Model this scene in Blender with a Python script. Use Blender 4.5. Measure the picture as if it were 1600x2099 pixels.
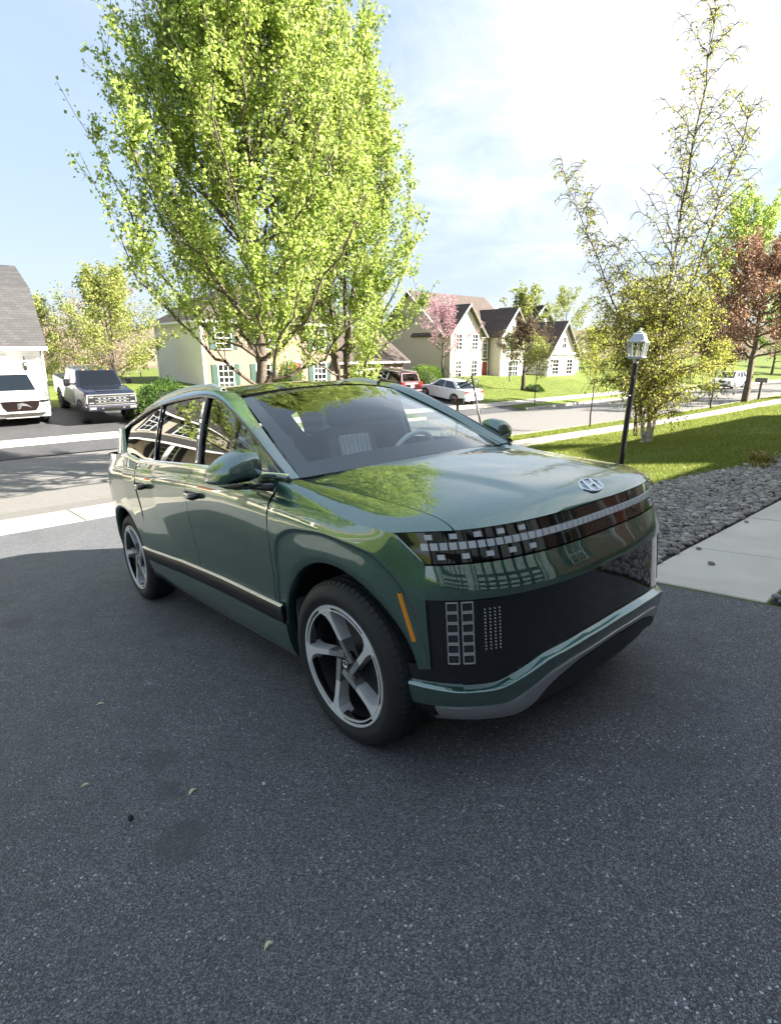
import bpy, bmesh, math, random
import numpy as np
from mathutils import Matrix, Vector
for o in list(bpy.data.objects): bpy.data.objects.remove(o, do_unlink=True)
SC = bpy.context.scene
COL = SC.collection
R = math.radians
# ------------------------------------------------------------------ camera
cam_d = bpy.data.cameras.new('camera'); cam = bpy.data.objects.new('camera', cam_d); COL.objects.link(cam)
cam_d.sensor_fit = 'VERTICAL'; cam_d.sensor_height = 36.0
cam_d.lens = 1130.0/2099.0*36.0
cam_d.clip_start = 0.05; cam_d.clip_end = 5000
CAMP = Vector((1.7824, -2.2649, 1.7836))
cr = Vector((0.65446, 0.75610, 0.0)); cu = Vector((-0.21348, 0.18478, 0.95931)); cf = Vector((-0.72533, 0.62783, -0.28234))
cam.matrix_world = Matrix(((cr.x, cu.x, -cf.x, CAMP.x), (cr.y, cu.y, -cf.y, CAMP.y), (cr.z, cu.z, -cf.z, CAMP.z), (0, 0, 0, 1)))
SC.camera = cam
# ------------------------------------------------------------------ sun and sky
SUN_EL = R(30.0); SUN_AZ = math.atan2(0.66, 0.75)           # direction towards the sun, measured from +X
sdir = Vector((math.cos(SUN_AZ)*math.cos(SUN_EL), math.sin(SUN_AZ)*math.cos(SUN_EL), math.sin(SUN_EL)))
sun_d = bpy.data.lights.new('sun', 'SUN'); sun_d.energy = 3.6; sun_d.angle = R(0.6); sun_d.color = (1.0, 0.94, 0.85)
sun = bpy.data.objects.new('sun', sun_d); COL.objects.link(sun)
sun.rotation_euler = sdir.to_track_quat('Z', 'Y').to_euler(); sun.location = (0, 0, 60)
world = bpy.data.worlds.new('World'); SC.world = world; world.use_nodes = True
def build_world():
    nt = world.node_tree; nt.nodes.clear(); N = nt.nodes.new; L = nt.links.new
    out = N('ShaderNodeOutputWorld'); bg = N('ShaderNodeBackground'); bg.inputs['Strength'].default_value = 0.105
    sky = N('ShaderNodeTexSky'); sky.sky_type = 'NISHITA'; sky.sun_disc = False
    sky.sun_elevation = SUN_EL; sky.sun_rotation = math.pi/2 - SUN_AZ
    sky.air_density = 0.9; sky.dust_density = 0.4; sky.ozone_density = 2.0; sky.altitude = 100
    tc = N('ShaderNodeTexCoord'); sep = N('ShaderNodeSeparateXYZ'); L(tc.outputs['Generated'], sep.inputs[0])
    def M(op, a, b=None, c=None):
        m = N('ShaderNodeMath'); m.operation = op
        for i, v in enumerate((a, b, c)):
            if v is None: continue
            if isinstance(v, (int, float)): m.inputs[i].default_value = v
            else: L(v, m.inputs[i])
        return m.outputs[0]
    zz = M('MAXIMUM', sep.outputs[2], 0.0); den = M('ADD', zz, 0.16)       # flat cloud layer seen in perspective
    px = M('DIVIDE', sep.outputs[0], den); py = M('DIVIDE', sep.outputs[1], den)
    comb = N('ShaderNodeCombineXYZ'); L(px, comb.inputs[0]); L(py, comb.inputs[1]); comb.inputs[2].default_value = 3.7
    n1 = N('ShaderNodeTexNoise'); n1.inputs['Scale'].default_value = 0.55; n1.inputs['Detail'].default_value = 7; n1.inputs['Roughness'].default_value = 0.58; n1.inputs['Distortion'].default_value = 0.5
    L(comb.outputs[0], n1.inputs['Vector'])
    n2 = N('ShaderNodeTexNoise'); n2.inputs['Scale'].default_value = 2.4; n2.inputs['Detail'].default_value = 8; n2.inputs['Roughness'].default_value = 0.62; n2.inputs['Distortion'].default_value = 0.8
    L(comb.outputs[0], n2.inputs['Vector'])
    f = M('MULTIPLY_ADD', n2.outputs['Fac'], 0.35, n1.outputs['Fac'])
    # the cloud bank lies towards +Y, clear air towards -X -Y
    side = M('MULTIPLY_ADD', sep.outputs[1], 0.30, M('MULTIPLY', sep.outputs[0], 0.16))
    f = M('ADD', f, side)
    mr = N('ShaderNodeMapRange'); mr.interpolation_type = 'SMOOTHSTEP'; mr.inputs[1].default_value = 0.66; mr.inputs[2].default_value = 1.16
    L(f, mr.inputs[0])
    cl = N('ShaderNodeMixRGB'); cl.blend_type = 'MIX'; pale = N('ShaderNodeMixRGB'); pale.inputs[0].default_value = 0.94; L(sky.outputs[0], pale.inputs[1]); pale.inputs[2].default_value = (0.67, 0.84, 1.04, 1)
    L(mr.outputs[0], cl.inputs[0]); L(pale.outputs[0], cl.inputs[1]); cl.inputs[2].default_value = (1.66, 1.67, 1.69, 1)
    hz = N('ShaderNodeMapRange'); hz.interpolation_type = 'SMOOTHSTEP'; hz.inputs[1].default_value = 0.0; hz.inputs[2].default_value = 0.28; hz.inputs[3].default_value = 0.6; hz.inputs[4].default_value = 0.0
    L(sep.outputs[2], hz.inputs[0])
    h2 = N('ShaderNodeMixRGB'); L(hz.outputs[0], h2.inputs[0]); L(cl.outputs[0], h2.inputs[1]); h2.inputs[2].default_value = (0.98, 1.05, 1.12, 1)
    L(h2.outputs[0], bg.inputs['Color']); L(bg.outputs[0], out.inputs[0])
build_world()
SC.view_settings.view_transform = 'Standard'; SC.view_settings.look = 'None'
SC.view_settings.gamma = 1.0; SC.view_settings.use_curve_mapping = False
SC.view_settings.exposure = 3.05
SC.render.resolution_x = 780; SC.render.resolution_y = 1024
# ------------------------------------------------------------------ helpers
def tag(o, label=None, cat=None, group=None, kind=None):
    if label: o['label'] = label
    if cat: o['category'] = cat
    if group: o['group'] = group
    if kind: o['kind'] = kind
    return o
def empty(name, loc=(0, 0, 0), rz=0.0, label=None, cat=None, group=None):
    o = bpy.data.objects.new(name, None); COL.objects.link(o); o.location = loc; o.rotation_euler = (0, 0, rz)
    o.empty_display_size = 0.2
    return tag(o, label, cat, group)
def mesh(name, V, F, mat, parent=None, smooth=False, auto=None):
    V = np.asarray(V, dtype=np.float64).reshape(-1, 3)
    me = bpy.data.meshes.new(name)
    if isinstance(F, np.ndarray):
        nf, k = F.shape
        me.vertices.add(len(V)); me.vertices.foreach_set('co', V.astype(np.float32).ravel())
        me.loops.add(nf*k); me.loops.foreach_set('vertex_index', F.astype(np.int32).ravel())
        me.polygons.add(nf); me.polygons.foreach_set('loop_start', np.arange(0, nf*k, k, dtype=np.int32))
        me.update(calc_edges=True)
    else:
        me.from_pydata([tuple(v) for v in V], [], F)
    me.update()
    if smooth:
        if auto is None: me.shade_smooth()
        else:
            me.shade_smooth(); me.set_sharp_from_angle(angle=R(auto))
    if mat is not None: me.materials.append(mat)
    o = bpy.data.objects.new(name, me); COL.objects.link(o)
    if parent: o.parent = parent
    return o
def dup(o, parent=None):
    c = o.copy(); COL.objects.link(c); c.parent = parent
    for ch in [k for k in CHILD.get(o, o.children)]:
        dup(ch, c)
    return c
CHILD = {}
def gridF(nu, nv, cu_=False):
    m = nu if cu_ else nu-1
    i = np.arange(m)[:, None]; j = np.arange(nv-1)[None, :]
    a = i*nv+j; b = ((i+1) % nu)*nv+j
    return np.stack([a, b, b+1, a+1], -1).reshape(-1, 4)
class MB:
    """collects boxes, tubes and polygons of one part"""
    def __init__(s): s.v = []; s.f = []
    def add(s, V, F):
        o = len(s.v); s.v += [tuple(map(float, q)) for q in V]; s.f += [tuple(int(i)+o for i in q) for q in F]; return s
    def box(s, c, d, rz=0.0, M=None):
        cx, cy, cz = c; dx, dy, dz = d[0]/2, d[1]/2, d[2]/2; ca, sa = math.cos(rz), math.sin(rz)
        P = []
        for sx, sy, sz in ((-1,-1,-1),(1,-1,-1),(1,1,-1),(-1,1,-1),(-1,-1,1),(1,-1,1),(1,1,1),(-1,1,1)):
            x, y, z = sx*dx, sy*dy, sz*dz
            P.append((cx+x*ca-y*sa, cy+x*sa+y*ca, cz+z))
        if M is not None: P = [tuple(M @ Vector(q)) for q in P]
        return s.add(P, [(0,3,2,1),(4,5,6,7),(0,1,5,4),(1,2,6,5),(2,3,7,6),(3,0,4,7)])
    def b2(s, x0, x1, y0, y1, z0, z1): return s.box(((x0+x1)/2, (y0+y1)/2, (z0+z1)/2), (x1-x0, y1-y0, z1-z0))
    def tube(s, pts, rad, n=8, cap=True):
        pts = [Vector(q) for q in pts]; k = len(pts)
        rad = [rad]*k if isinstance(rad, (int, float)) else list(rad)
        V = []; ref = None
        for i, q in enumerate(pts):
            t = (pts[min(i+1, k-1)]-pts[max(i-1, 0)]).normalized()
            if ref is None:
                ref = Vector((0, 0, 1)) if abs(t.z) < 0.9 else Vector((1, 0, 0))
            a = t.cross(ref).normalized(); b = a.cross(t).normalized(); ref = b
            for j in range(n):
                an = 2*math.pi*j/n; V.append(q+(a*math.cos(an)+b*math.sin(an))*rad[i])
        F = [(i*n+j, i*n+(j+1) % n, (i+1)*n+(j+1) % n, (i+1)*n+j) for i in range(k-1) for j in range(n)]
        if cap: F += [tuple(range(n))[::-1], tuple((k-1)*n+j for j in range(n))]
        return s.add(V, F)
    def lathe(s, prof, n=16, c=(0, 0, 0), M=None):
        V = []; k = len(prof)
        for r, z in prof:
            for j in range(n):
                an = 2*math.pi*j/n; V.append((c[0]+r*math.cos(an), c[1]+r*math.sin(an), c[2]+z))
        F = [(i*n+j, i*n+(j+1) % n, (i+1)*n+(j+1) % n, (i+1)*n+j) for i in range(k-1) for j in range(n)]
        F += [tuple(range(n))[::-1], tuple((k-1)*n+j for j in range(n))]
        if M is not None: V = [tuple(M @ Vector(q)) for q in V]
        return s.add(V, F)
    def prism(s, poly, z0, z1, M=None):
        n = len(poly); V = [(x, y, z0) for x, y in poly]+[(x, y, z1) for x, y in poly]
        if M is not None: V = [tuple(M @ Vector(q)) for q in V]
        return s.add(V, [tuple(range(n))[::-1], tuple(range(n, 2*n))]+[(i, (i+1) % n, n+(i+1) % n, n+i) for i in range(n)])
    def build(s, name, mat, parent=None, smooth=False, auto=None, bevel=0):
        o = mesh(name, s.v, s.f, mat, parent, smooth, auto)
        if bevel:
            m = o.modifiers.new('bevel', 'BEVEL'); m.width = bevel; m.segments = 2; m.limit_method = 'ANGLE'; m.angle_limit = R(40)
        return o
# ------------------------------------------------------------------ materials
MATS = {}
class NT:
    def __init__(s, name):
        s.m = bpy.data.materials.new(name); s.m.use_nodes = True; s.nt = s.m.node_tree; s.nt.nodes.clear()
        s.out = s.N('ShaderNodeOutputMaterial'); s._tc = None
    def N(s, t, **kw):
        n = s.nt.nodes.new(t)
        for k, v in kw.items(): setattr(n, k, v)
        return n
    def L(s, a, b): s.nt.links.new(a, b)
    def tc(s, which='Object'):
        if s._tc is None: s._tc = s.N('ShaderNodeTexCoord')
        return s._tc.outputs[which]
    def geo(s): return s.N('ShaderNodeNewGeometry').outputs['Position']
    def noise(s, scale, detail=4, rough=0.55, vec=None, dist=0.0):
        n = s.N('ShaderNodeTexNoise'); n.inputs['Scale'].default_value = scale; n.inputs['Detail'].default_value = detail
        n.inputs['Roughness'].default_value = rough; n.inputs['Distortion'].default_value = dist
        s.L(vec if vec is not None else s.tc(), n.inputs['Vector']); return n
    def vor(s, scale, vec=None, feature='F1'):
        n = s.N('ShaderNodeTexVoronoi'); n.feature = feature; n.inputs['Scale'].default_value = scale
        s.L(vec if vec is not None else s.tc(), n.inputs['Vector']); return n
    def ramp(s, fac, stops):
        n = s.N('ShaderNodeValToRGB'); cr_ = n.color_ramp
        while len(cr_.elements) < len(stops): cr_.elements.new(0.5)
        for e, (p_, c) in zip(cr_.elements, stops): e.position = p_; e.color = (*c, 1) if len(c) == 3 else c
        s.L(fac, n.inputs[0]); return n.outputs[0]
    def mix(s, fac, a, b, mode='MIX'):
        n = s.N('ShaderNodeMixRGB'); n.blend_type = mode
        for i, v in enumerate((fac, a, b)):
            if isinstance(v, (int, float)): n.inputs[i].default_value = v if i == 0 else (v, v, v, 1)
            elif isinstance(v, tuple): n.inputs[i].default_value = (*v, 1) if len(v) == 3 else v
            else: s.L(v, n.inputs[i])
        return n.outputs[0]
    def math(s, op, a, b=None):
        m = s.N('ShaderNodeMath'); m.operation = op
        for i, v in enumerate((a, b)):
            if v is None: continue
            if isinstance(v, (int, float)): m.inputs[i].default_value = v
            else: s.L(v, m.inputs[i])
        return m.outputs[0]
    def bump(s, h, strength=0.3, dist=0.01):
        b = s.N('ShaderNodeBump'); b.inputs['Strength'].default_value = strength; b.inputs['Distance'].default_value = dist
        s.L(h, b.inputs['Height']); return b.outputs[0]
    def bsdf(s, col=(0.5, 0.5, 0.5), rough=0.5, metal=0.0, normal=None, coat=0.0, spec=0.5, **kw):
        b = s.N('ShaderNodeBsdfPrincipled')
        for k, v in (('Base Color', col), ('Roughness', rough), ('Metallic', metal), ('Coat Weight', coat), ('Specular IOR Level', spec)):
            if isinstance(v, tuple): b.inputs[k].default_value = (*v, 1) if len(v) == 3 else v
            elif isinstance(v, (int, float)): b.inputs[k].default_value = v
            else: s.L(v, b.inputs[k])
        for k, v in kw.items():
            k = k.replace('_', ' ')
            b.inputs[k].default_value = v
        if normal is not None: s.L(normal, b.inputs['Normal'])
        s.L(b.outputs[0], s.out.inputs[0]); s.b = b
        return s.m
def plain(name, col, rough=0.5, metal=0.0, coat=0.0, spec=0.5, var=0.08, scale=6.0):
    """a plain material with a little mottling in colour and gloss"""
    if name in MATS: return MATS[name]
    t = NT(name); n = t.noise(scale, 5, 0.6)
    c = t.mix(t.math('MULTIPLY', n.outputs['Fac'], 1.0), tuple(x*(1-var) for x in col), tuple(min(1, x*(1+var)) for x in col))
    MATS[name] = t.bsdf(c, rough, metal, coat=coat, spec=spec)
    return MATS[name]
# ------------------------------------------------------------------ vehicle materials
def paint(name, col, flake=(0.2, 0.4, 0.3), metal=0.75, rough=0.32, cior=1.5):
    t = NT(name); v = t.vor(900.0); sp = t.N('ShaderNodeSeparateColor'); t.L(v.outputs['Color'], sp.inputs[0])
    f = t.math('POWER', sp.outputs[0], 3.0)
    lw = t.N('ShaderNodeLayerWeight'); lw.inputs[0].default_value = 0.35
    c = t.mix(f, col, flake)
    m = t.bsdf(c, rough, metal, coat=1.0)
    t.b.inputs['Coat Roughness'].default_value = 0.015; t.b.inputs['Coat IOR'].default_value = cior
    MATS[name] = m; return m
P_GREEN = paint('metallic_green_paint', (0.032, 0.092, 0.070), (0.11, 0.26, 0.205), 0.75, 0.30, 2.4)
LENS_DARK = plain('dark_lens', (0.02, 0.022, 0.025), 0.08, coat=1.0)
P_WHITE = paint('white_paint', (0.78, 0.78, 0.76), (0.8, 0.8, 0.8), 0.0, 0.4)
P_NAVY = paint('navy_paint', (0.005, 0.007, 0.018), (0.012, 0.018, 0.04), 0.4, 0.35)
P_MAROON = paint('maroon_paint', (0.035, 0.004, 0.006), (0.07, 0.01, 0.012), 0.4, 0.35)
P_SILVER = paint('silver_white_paint', (0.66, 0.67, 0.68), (0.8, 0.8, 0.8), 0.2, 0.4)
P_BLACK = paint('black_paint', (0.008, 0.008, 0.009), (0.02, 0.02, 0.02), 0.2, 0.35)
GLOSS_BLACK = plain('gloss_black', (0.006, 0.006, 0.007), 0.06, coat=1.0)
SATIN_BLACK = plain('satin_black', (0.012, 0.012, 0.013), 0.42)
RUBBER = plain('tyre_rubber', (0.018, 0.018, 0.019), 0.62, spec=0.35, var=0.25, scale=30)
CHROME = plain('chrome', (0.75, 0.77, 0.78), 0.08, 1.0, var=0.02)
SATIN_SILVER = plain('satin_silver', (0.58, 0.58, 0.58), 0.30, 0.85, var=0.05, scale=40)
MACHINED = plain('machined_alloy', (0.74, 0.73, 0.72), 0.34, 0.35, var=0.05, scale=60)
AMBER = plain('amber_lens', (0.80, 0.28, 0.012), 0.15, coat=1.0, var=0.1, scale=60)
LAMP_WHITE = plain('lamp_pixel', (0.52, 0.54, 0.56), 0.22, coat=0.6, var=0.06, scale=40)
LAMP_LINE = plain('lamp_outline', (0.55, 0.55, 0.54), 0.3, 0.3, var=0.05)
RED_LENS = plain('red_lens', (0.35, 0.012, 0.01), 0.12, coat=1.0)
INT_DARK = plain('interior_dark', (0.10, 0.105, 0.11), 0.6)
INT_GREY = plain('seat_leather', (0.56, 0.57, 0.56), 0.5)
def glass(name, tint, refl=1.0, ior=1.5):
    t = NT(name); tr = t.N('ShaderNodeBsdfTransparent'); tr.inputs[0].default_value = (*tint, 1)
    gl = t.N('ShaderNodeBsdfGlossy'); gl.inputs['Roughness'].default_value = 0.01; gl.inputs[0].default_value = (refl, refl, refl, 1)
    lw = t.N('ShaderNodeLayerWeight'); lw.inputs[0].default_value = 0.5
    f0 = ((ior-1)/(ior+1))**2
    fac = t.math('ADD', t.math('MULTIPLY', t.math('POWER', lw.outputs['Facing'], 4.0), 1-f0), f0)
    mx = t.N('ShaderNodeMixShader'); t.L(fac, mx.inputs[0]); t.L(tr.outputs[0], mx.inputs[1]); t.L(gl.outputs[0], mx.inputs[2])
    t.L(mx.outputs[0], t.out.inputs[0]); MATS[name] = t.m; return t.m
G_SCREEN = glass('windscreen_glass', (0.86, 0.95, 0.95), 1.0, 2.0)
G_SIDE = glass('side_glass', (0.60, 0.66, 0.64), 1.0, 2.1)
G_PRIV = glass('privacy_glass', (0.012, 0.014, 0.014), 1.0, 2.4)
G_CAR = glass('parked_car_glass', (0.06, 0.08, 0.09), 1.0, 1.9)
# ------------------------------------------------------------------ ground, drives, street
TS = math.tan(R(6.881))
TX = [-900, -400, -150, -70, -45, -36, -30, -26, -23.2, -21.8, -20.3, -11.15, -9.8, -8.4, 2.5, 4.6, 8, 60, 900]
TZ = [-25, -12, -2.5, -0.6, -0.25, -0.40, -0.85, -1.22, -1.50, -1.56, -1.62, -1.23, -1.14, -8.4*TS, 2.5*TS, 0.43, 0.46, 1.6, 6]
def zt(x, y):
    """height of the lawn at a place"""
    x = np.asarray(x, float); y = np.asarray(y, float)
    return np.interp(x, TX, TZ)-0.012*np.clip(y-3.0, 0, 25)
def zst(x, y):
    return np.interp(x, [-20.3, -16.5, -11.15], [-1.76, -1.44, -1.36])-0.012*np.clip(np.asarray(y, float)-3.0, 0, 25)
def px2(x, y, dep=None, X=None, Y=None):
    """world point on the photo ray through pixel x,y (photo pixels) at a depth or a plane"""
    d = cr*((x-800)/1130.0)-cu*((y-1049.5)/1130.0)+cf
    if X is not None: t = (X-CAMP.x)/d.x
    elif Y is not None: t = (Y-CAMP.y)/d.y
    else: t = dep
    return CAMP+d*t
def asphalt(name, base, speck, fine, stain, sc=1.0, stains=()):
    t = NT(name); P = t.geo()
    big = t.noise(0.55, 5, 0.6, P, 0.4); mid = t.noise(7.0, 5, 0.65, P)
    # warp the cells so that the stones are chips and not discs
    wn = t.noise(170.0, 2, 0.5, P); wv = t.N('ShaderNodeVectorMath'); wv.operation = 'MULTIPLY_ADD'; t.L(wn.outputs['Color'], wv.inputs[0]); wv.inputs[1].default_value = (0.011, 0.011, 0.0); t.L(P, wv.inputs[2]); W_ = wv.outputs[0]
    v1 = t.vor(88.0*sc, W_); v2 = t.vor(310.0*sc, W_); v3 = t.vor(165.0*sc, W_)
    sp_ = []
    for v in (v1, v2, v3): k_ = t.N('ShaderNodeSeparateColor'); t.L(v.outputs['Color'], k_.inputs[0]); sp_.append(k_)
    s1, s2, s3 = sp_
    b1 = t.math('MULTIPLY', t.math('GREATER_THAN', s1.outputs[0], 0.955), t.math('LESS_THAN', v1.outputs['Distance'], 0.34))
    b3 = t.math('MULTIPLY', t.math('POWER', s3.outputs[0], 5.0), t.math('LESS_THAN', v3.outputs['Distance'], 0.42))
    b2 = t.math('POWER', s2.outputs[1], 2.6)
    pat = t.ramp(t.noise(1.7, 4, 0.6, P, 0.6).outputs['Fac'], [(0.30, (0.25, 0.25, 0.25)), (0.66, (1, 1, 1))]); b1 = t.math('MULTIPLY', b1, pat); b3 = t.math('MULTIPLY', b3, pat)
    c = t.mix(b2, tuple(k*0.42 for k in base), fine)
    c = t.mix(b3, c, tuple(k*0.72 for k in speck)); c = t.mix(b1, c, speck)
    c = t.mix(t.ramp(mid.outputs['Fac'], [(0.3, (0, 0, 0)), (0.75, (0.35, 0.35, 0.35))]), c, tuple(k*0.55 for k in base))
    st = t.ramp(big.outputs['Fac'], [(0.36, (0, 0, 0)), (0.44, (1, 1, 1))])
    c = t.mix(t.mix(st, stain, 0.0), c, tuple(k*0.5 for k in base))
    for sx, sy, sr in stains:            # smooth oily patches
        vd = t.N('ShaderNodeVectorMath'); vd.operation = 'DISTANCE'; t.L(P, vd.inputs[0]); vd.inputs[1].default_value = (sx, sy, sx*TS)
        dd = t.math('ADD', t.math('DIVIDE', vd.outputs['Value'], sr), t.math('MULTIPLY', t.noise(6.0, 5, 0.7, P).outputs['Fac'], 0.9))
        c = t.mix(t.ramp(dd, [(0.78, (0.62, 0.62, 0.62)), (1.0, (0, 0, 0))]), c, tuple(k*0.62 for k in base))
    h = t.mix(0.5, s2.outputs[0], t.math('MAXIMUM', b1, b3))
    rg = t.math('ADD', t.math('MULTIPLY', mid.outputs['Fac'], 0.25), 0.55)
    m = t.bsdf(c, rg, normal=t.bump(h, 0.55, 0.006), spec=0.4); MATS[name] = m; return m
ASPHALT = asphalt('drive_asphalt', (0.100, 0.101, 0.110), (0.68, 0.68, 0.69), (0.275, 0.28, 0.298), 0.35, stains=[(-0.55, -1.67, 0.20), (0.02, -1.78, 0.24), (-0.30, -1.72, 0.14), (-3.4, -1.9, 0.3)])
STREET = asphalt('street_asphalt', (0.25, 0.235, 0.215), (0.40, 0.385, 0.36), (0.32, 0.305, 0.28), 0.12, 0.7)
FARDRIVE = asphalt('worn_drive_asphalt', (0.065, 0.064, 0.066), (0.3, 0.3, 0.3), (0.13, 0.13, 0.135), 0.2)
def concrete(name, col, grit=0.12):
    t = NT(name); P = t.geo(); n1 = t.noise(1.1, 6, 0.62, P, 0.6); n2 = t.noise(45, 4, 0.6, P); n3 = t.vor(240, P)
    c = t.mix(t.ramp(n1.outputs['Fac'], [(0.3, (0, 0, 0)), (0.72, (1, 1, 1))]), tuple(k*0.80 for k in col), tuple(min(1, k*1.08) for k in col))
    c = t.mix(t.math('MULTIPLY', n2.outputs['Fac'], grit*2), c, tuple(k*0.6 for k in col))
    rs = t.noise(9.0, 6, 0.7, P, 1.2); c = t.mix(t.ramp(rs.outputs['Fac'], [(0.60, (0, 0, 0)), (0.70, (0.35, 0.35, 0.35))]), c, tuple(k*0.55 for k in col))
    m = t.bsdf(c, 0.85, normal=t.bump(n2.outputs['Fac'], 0.25, 0.004), spec=0.3); MATS[name] = m; return m
CONC = concrete('path_concrete', (0.74, 0.665, 0.57))
CONC_W = concrete('walk_concrete', (0.46, 0.42, 0.36))
KERB = concrete('kerb_concrete', (0.44, 0.41, 0.36))
def grass_mat(name, cols, rough=0.75):
    t = NT(name); P = t.geo(); n1 = t.noise(0.5, 5, 0.6, P); n2 = t.noise(9.0, 5, 0.7, P); n3 = t.noise(70.0, 3, 0.7, P)
    c = t.ramp(t.mix(0.5, n1.outputs['Fac'], n2.outputs['Fac']), [(0.30, cols[0]), (0.50, cols[1]), (0.68, cols[2])])
    c = t.mix(t.ramp(n3.outputs['Fac'], [(0.42, (0.65, 0.65, 0.65)), (0.62, (0, 0, 0))]), c, cols[0])
    m = t.bsdf(c, rough, normal=t.bump(t.mix(0.6, n3.outputs['Fac'], n2.outputs['Fac']), 0.9, 0.05), spec=0.2); MATS[name] = m; return m
LAWN = grass_mat('lawn_turf', ((0.075, 0.100, 0.020), (0.13, 0.170, 0.029), (0.19, 0.225, 0.045)))
def blade_mat(name, stops, trans=0.35):
    t = NT(name); g = t.N('ShaderNodeNewGeometry')
    c = t.ramp(g.outputs['Random Per Island'], stops)
    d = t.N('ShaderNodeBsdfPrincipled'); t.L(c, d.inputs['Base Color']); d.inputs['Roughness'].default_value = 0.55; d.inputs['Specular IOR Level'].default_value = 0.25
    tr = t.N('ShaderNodeBsdfTranslucent'); t.L(t.mix(0.6, c, (0.45, 0.55, 0.05), 'MIX') if trans > 0.5 else c, tr.inputs[0])
    mx = t.N('ShaderNodeMixShader'); mx.inputs[0].default_value = trans; t.L(d.outputs[0], mx.inputs[1]); t.L(tr.outputs[0], mx.inputs[2]); t.L(mx.outputs[0], t.out.inputs[0])
    MATS[name] = t.m; return t.m
BLADE = blade_mat('grass_blade', [(0.0, (0.11, 0.155, 0.024)), (0.4, (0.19, 0.24, 0.034)), (0.8, (0.28, 0.32, 0.06)), (1.0, (0.42, 0.40, 0.15))])
def lawn():
    xs = np.unique(np.r_[-900, -600, -400, -250, -150, -110, -85, np.arange(-70, -22.2, 1.5), -21.88, -21.78, -20.32, -20.28, -18, -14, -11.17, -11.13, -9.8, -8.4, np.arange(-8, 12, 0.5), 14, 18, 25, 35, 60, 120, 300, 900])
    ys = np.unique(np.r_[-5.45, -5.35, 2.36, 2.46, 4.6, 4.72, 19.48, 19.6, 28.4, 28.52, -900, -500, -300, -150, -90, -60, np.arange(-45, 80, 1.5), 90, 110, 140, 200, 300, 500, 900])
    X, Y = np.meshgrid(xs, ys, indexing='ij'); Z = zt(X, Y)
    st = (X > -20.3) & (X < -11.15); Z = np.where(st, Z-0.45, Z)
    dr = (X > -8.5) & (Y < 1.0) & (Y > -4.0); Z = np.where(dr, Z-0.05, Z)
    far = (X < -8) & (Y < 3.0) & (Y > -2.0) & (X > -27.5); Z = np.where(far, Z-0.05, Z)
    ap = (X > -11.16) & (X < -9.79) & (Y > -5.4) & (Y < 2.4); Z = np.where(ap, Z-0.30, Z)
    af = (X > -21.9) & (X < -20.2) & (((Y > -5.4) & (Y < 4.65)) | ((Y > 19.55) & (Y < 28.45))); Z = np.where(af, Z-0.30, Z)
    rng = np.random.default_rng(3); Z = Z+np.where((X > -8) & (Y > 3) & (X < -2), rng.normal(0, 0.012, Z.shape), 0)
    tag(mesh('lawn', np.stack([X, Y, Z], -1).reshape(-1, 3), gridF(len(xs), len(ys)), LAWN, None, True), kind='structure')
lawn()
def sheet(name, xs, ys, fz, mat, off=0.006, yof=None):
    X, Y = np.meshgrid(np.asarray(xs, float), np.asarray(ys, float), indexing='ij'); Z = fz(X, Y)+off
    if yof is not None: Y = yof(X, Y)
    return tag(mesh(name, np.stack([X, Y, Z], -1).reshape(-1, 3), gridF(len(xs), len(ys)), mat, None, True), kind='structure')
DY0, DY1 = -4.9, 1.93
sheet('driveway', [-8.39, -6, -3, 0, 2.5, 3.5, 4.55], np.linspace(DY0, DY1, 8), lambda x, y: np.interp(x, TX, TZ), ASPHALT)
sheet('driveway_apron', [-11.2, -10.8, -9.81], np.linspace(DY0-0.4, DY1+0.4, 8), lambda x, y: np.interp(x, [-11.2, -9.8], [-1.352, -1.145]), STREET)
sheet('street', np.linspace(-20.2, -11.15, 9), np.r_[np.arange(-90, 20, 5), np.arange(20, 150, 10), 200, 300], zst, STREET)
sheet('far_driveway', [-20.25, -21, -21.85], np.linspace(-5.2, 4.6, 6), lambda x, y: np.interp(x, [-21.8, -20.2], [-1.555, -1.745])-0.012*np.clip(y-3, 0, 25), FARDRIVE, 0.008)
sheet('far_driveway', [-23.15, -24.5, -26, -28, -29.4], np.linspace(-5.0, 6.2, 8), zt, FARDRIVE, 0.03)
sheet('far_driveway', [-20.25, -21, -21.85], np.linspace(19.6, 28.4, 6), lambda x, y: np.interp(x, [-21.8, -20.2], [-1.555, -1.745])-0.012*np.clip(y-3, 0, 25), FARDRIVE, 0.008)
sheet('far_driveway', [-23.15, -24.5, -26, -28, -30, -33, -36], np.linspace(20, 28, 6), zt, FARDRIVE, 0.03)
def slabs(name, x0, x1, ys, mat, parent=None, th=0.10, up=0.02, jog=0.0):
    root = empty(name); tag(root, kind='structure'); rng = random.Random(7)
    for a, b in zip(ys[:-1], ys[1:]):
        g = 0.009; V = []
        dz = rng.uniform(-0.004, 0.004)
        for x, y in ((x0+g, a+g), (x1-g, a+g), (x1-g, b-g), (x0+g, b-g)): V.append((x, y, float(zt(x, y))+up+dz))
        V += [(x, y, z-th) for x, y, z in V]
        o = mesh('paving_slab', V, [(0, 1, 2, 3), (7, 6, 5, 4), (0, 4, 5, 1), (1, 5, 6, 2), (2, 6, 7, 3), (3, 7, 4, 0)], mat, root)
        m = o.modifiers.new('bevel', 'BEVEL'); m.width = 0.008; m.segments = 1; m.limit_method = 'ANGLE'
    return root
slabs('sidewalk', -9.8, -8.4, list(np.arange(-14, 62, 1.52)), CONC_W)
sheet('sidewalk_far_end', [-9.8, -8.4], [62, 80, 110, 160], zt, CONC_W, 0.02)
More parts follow.
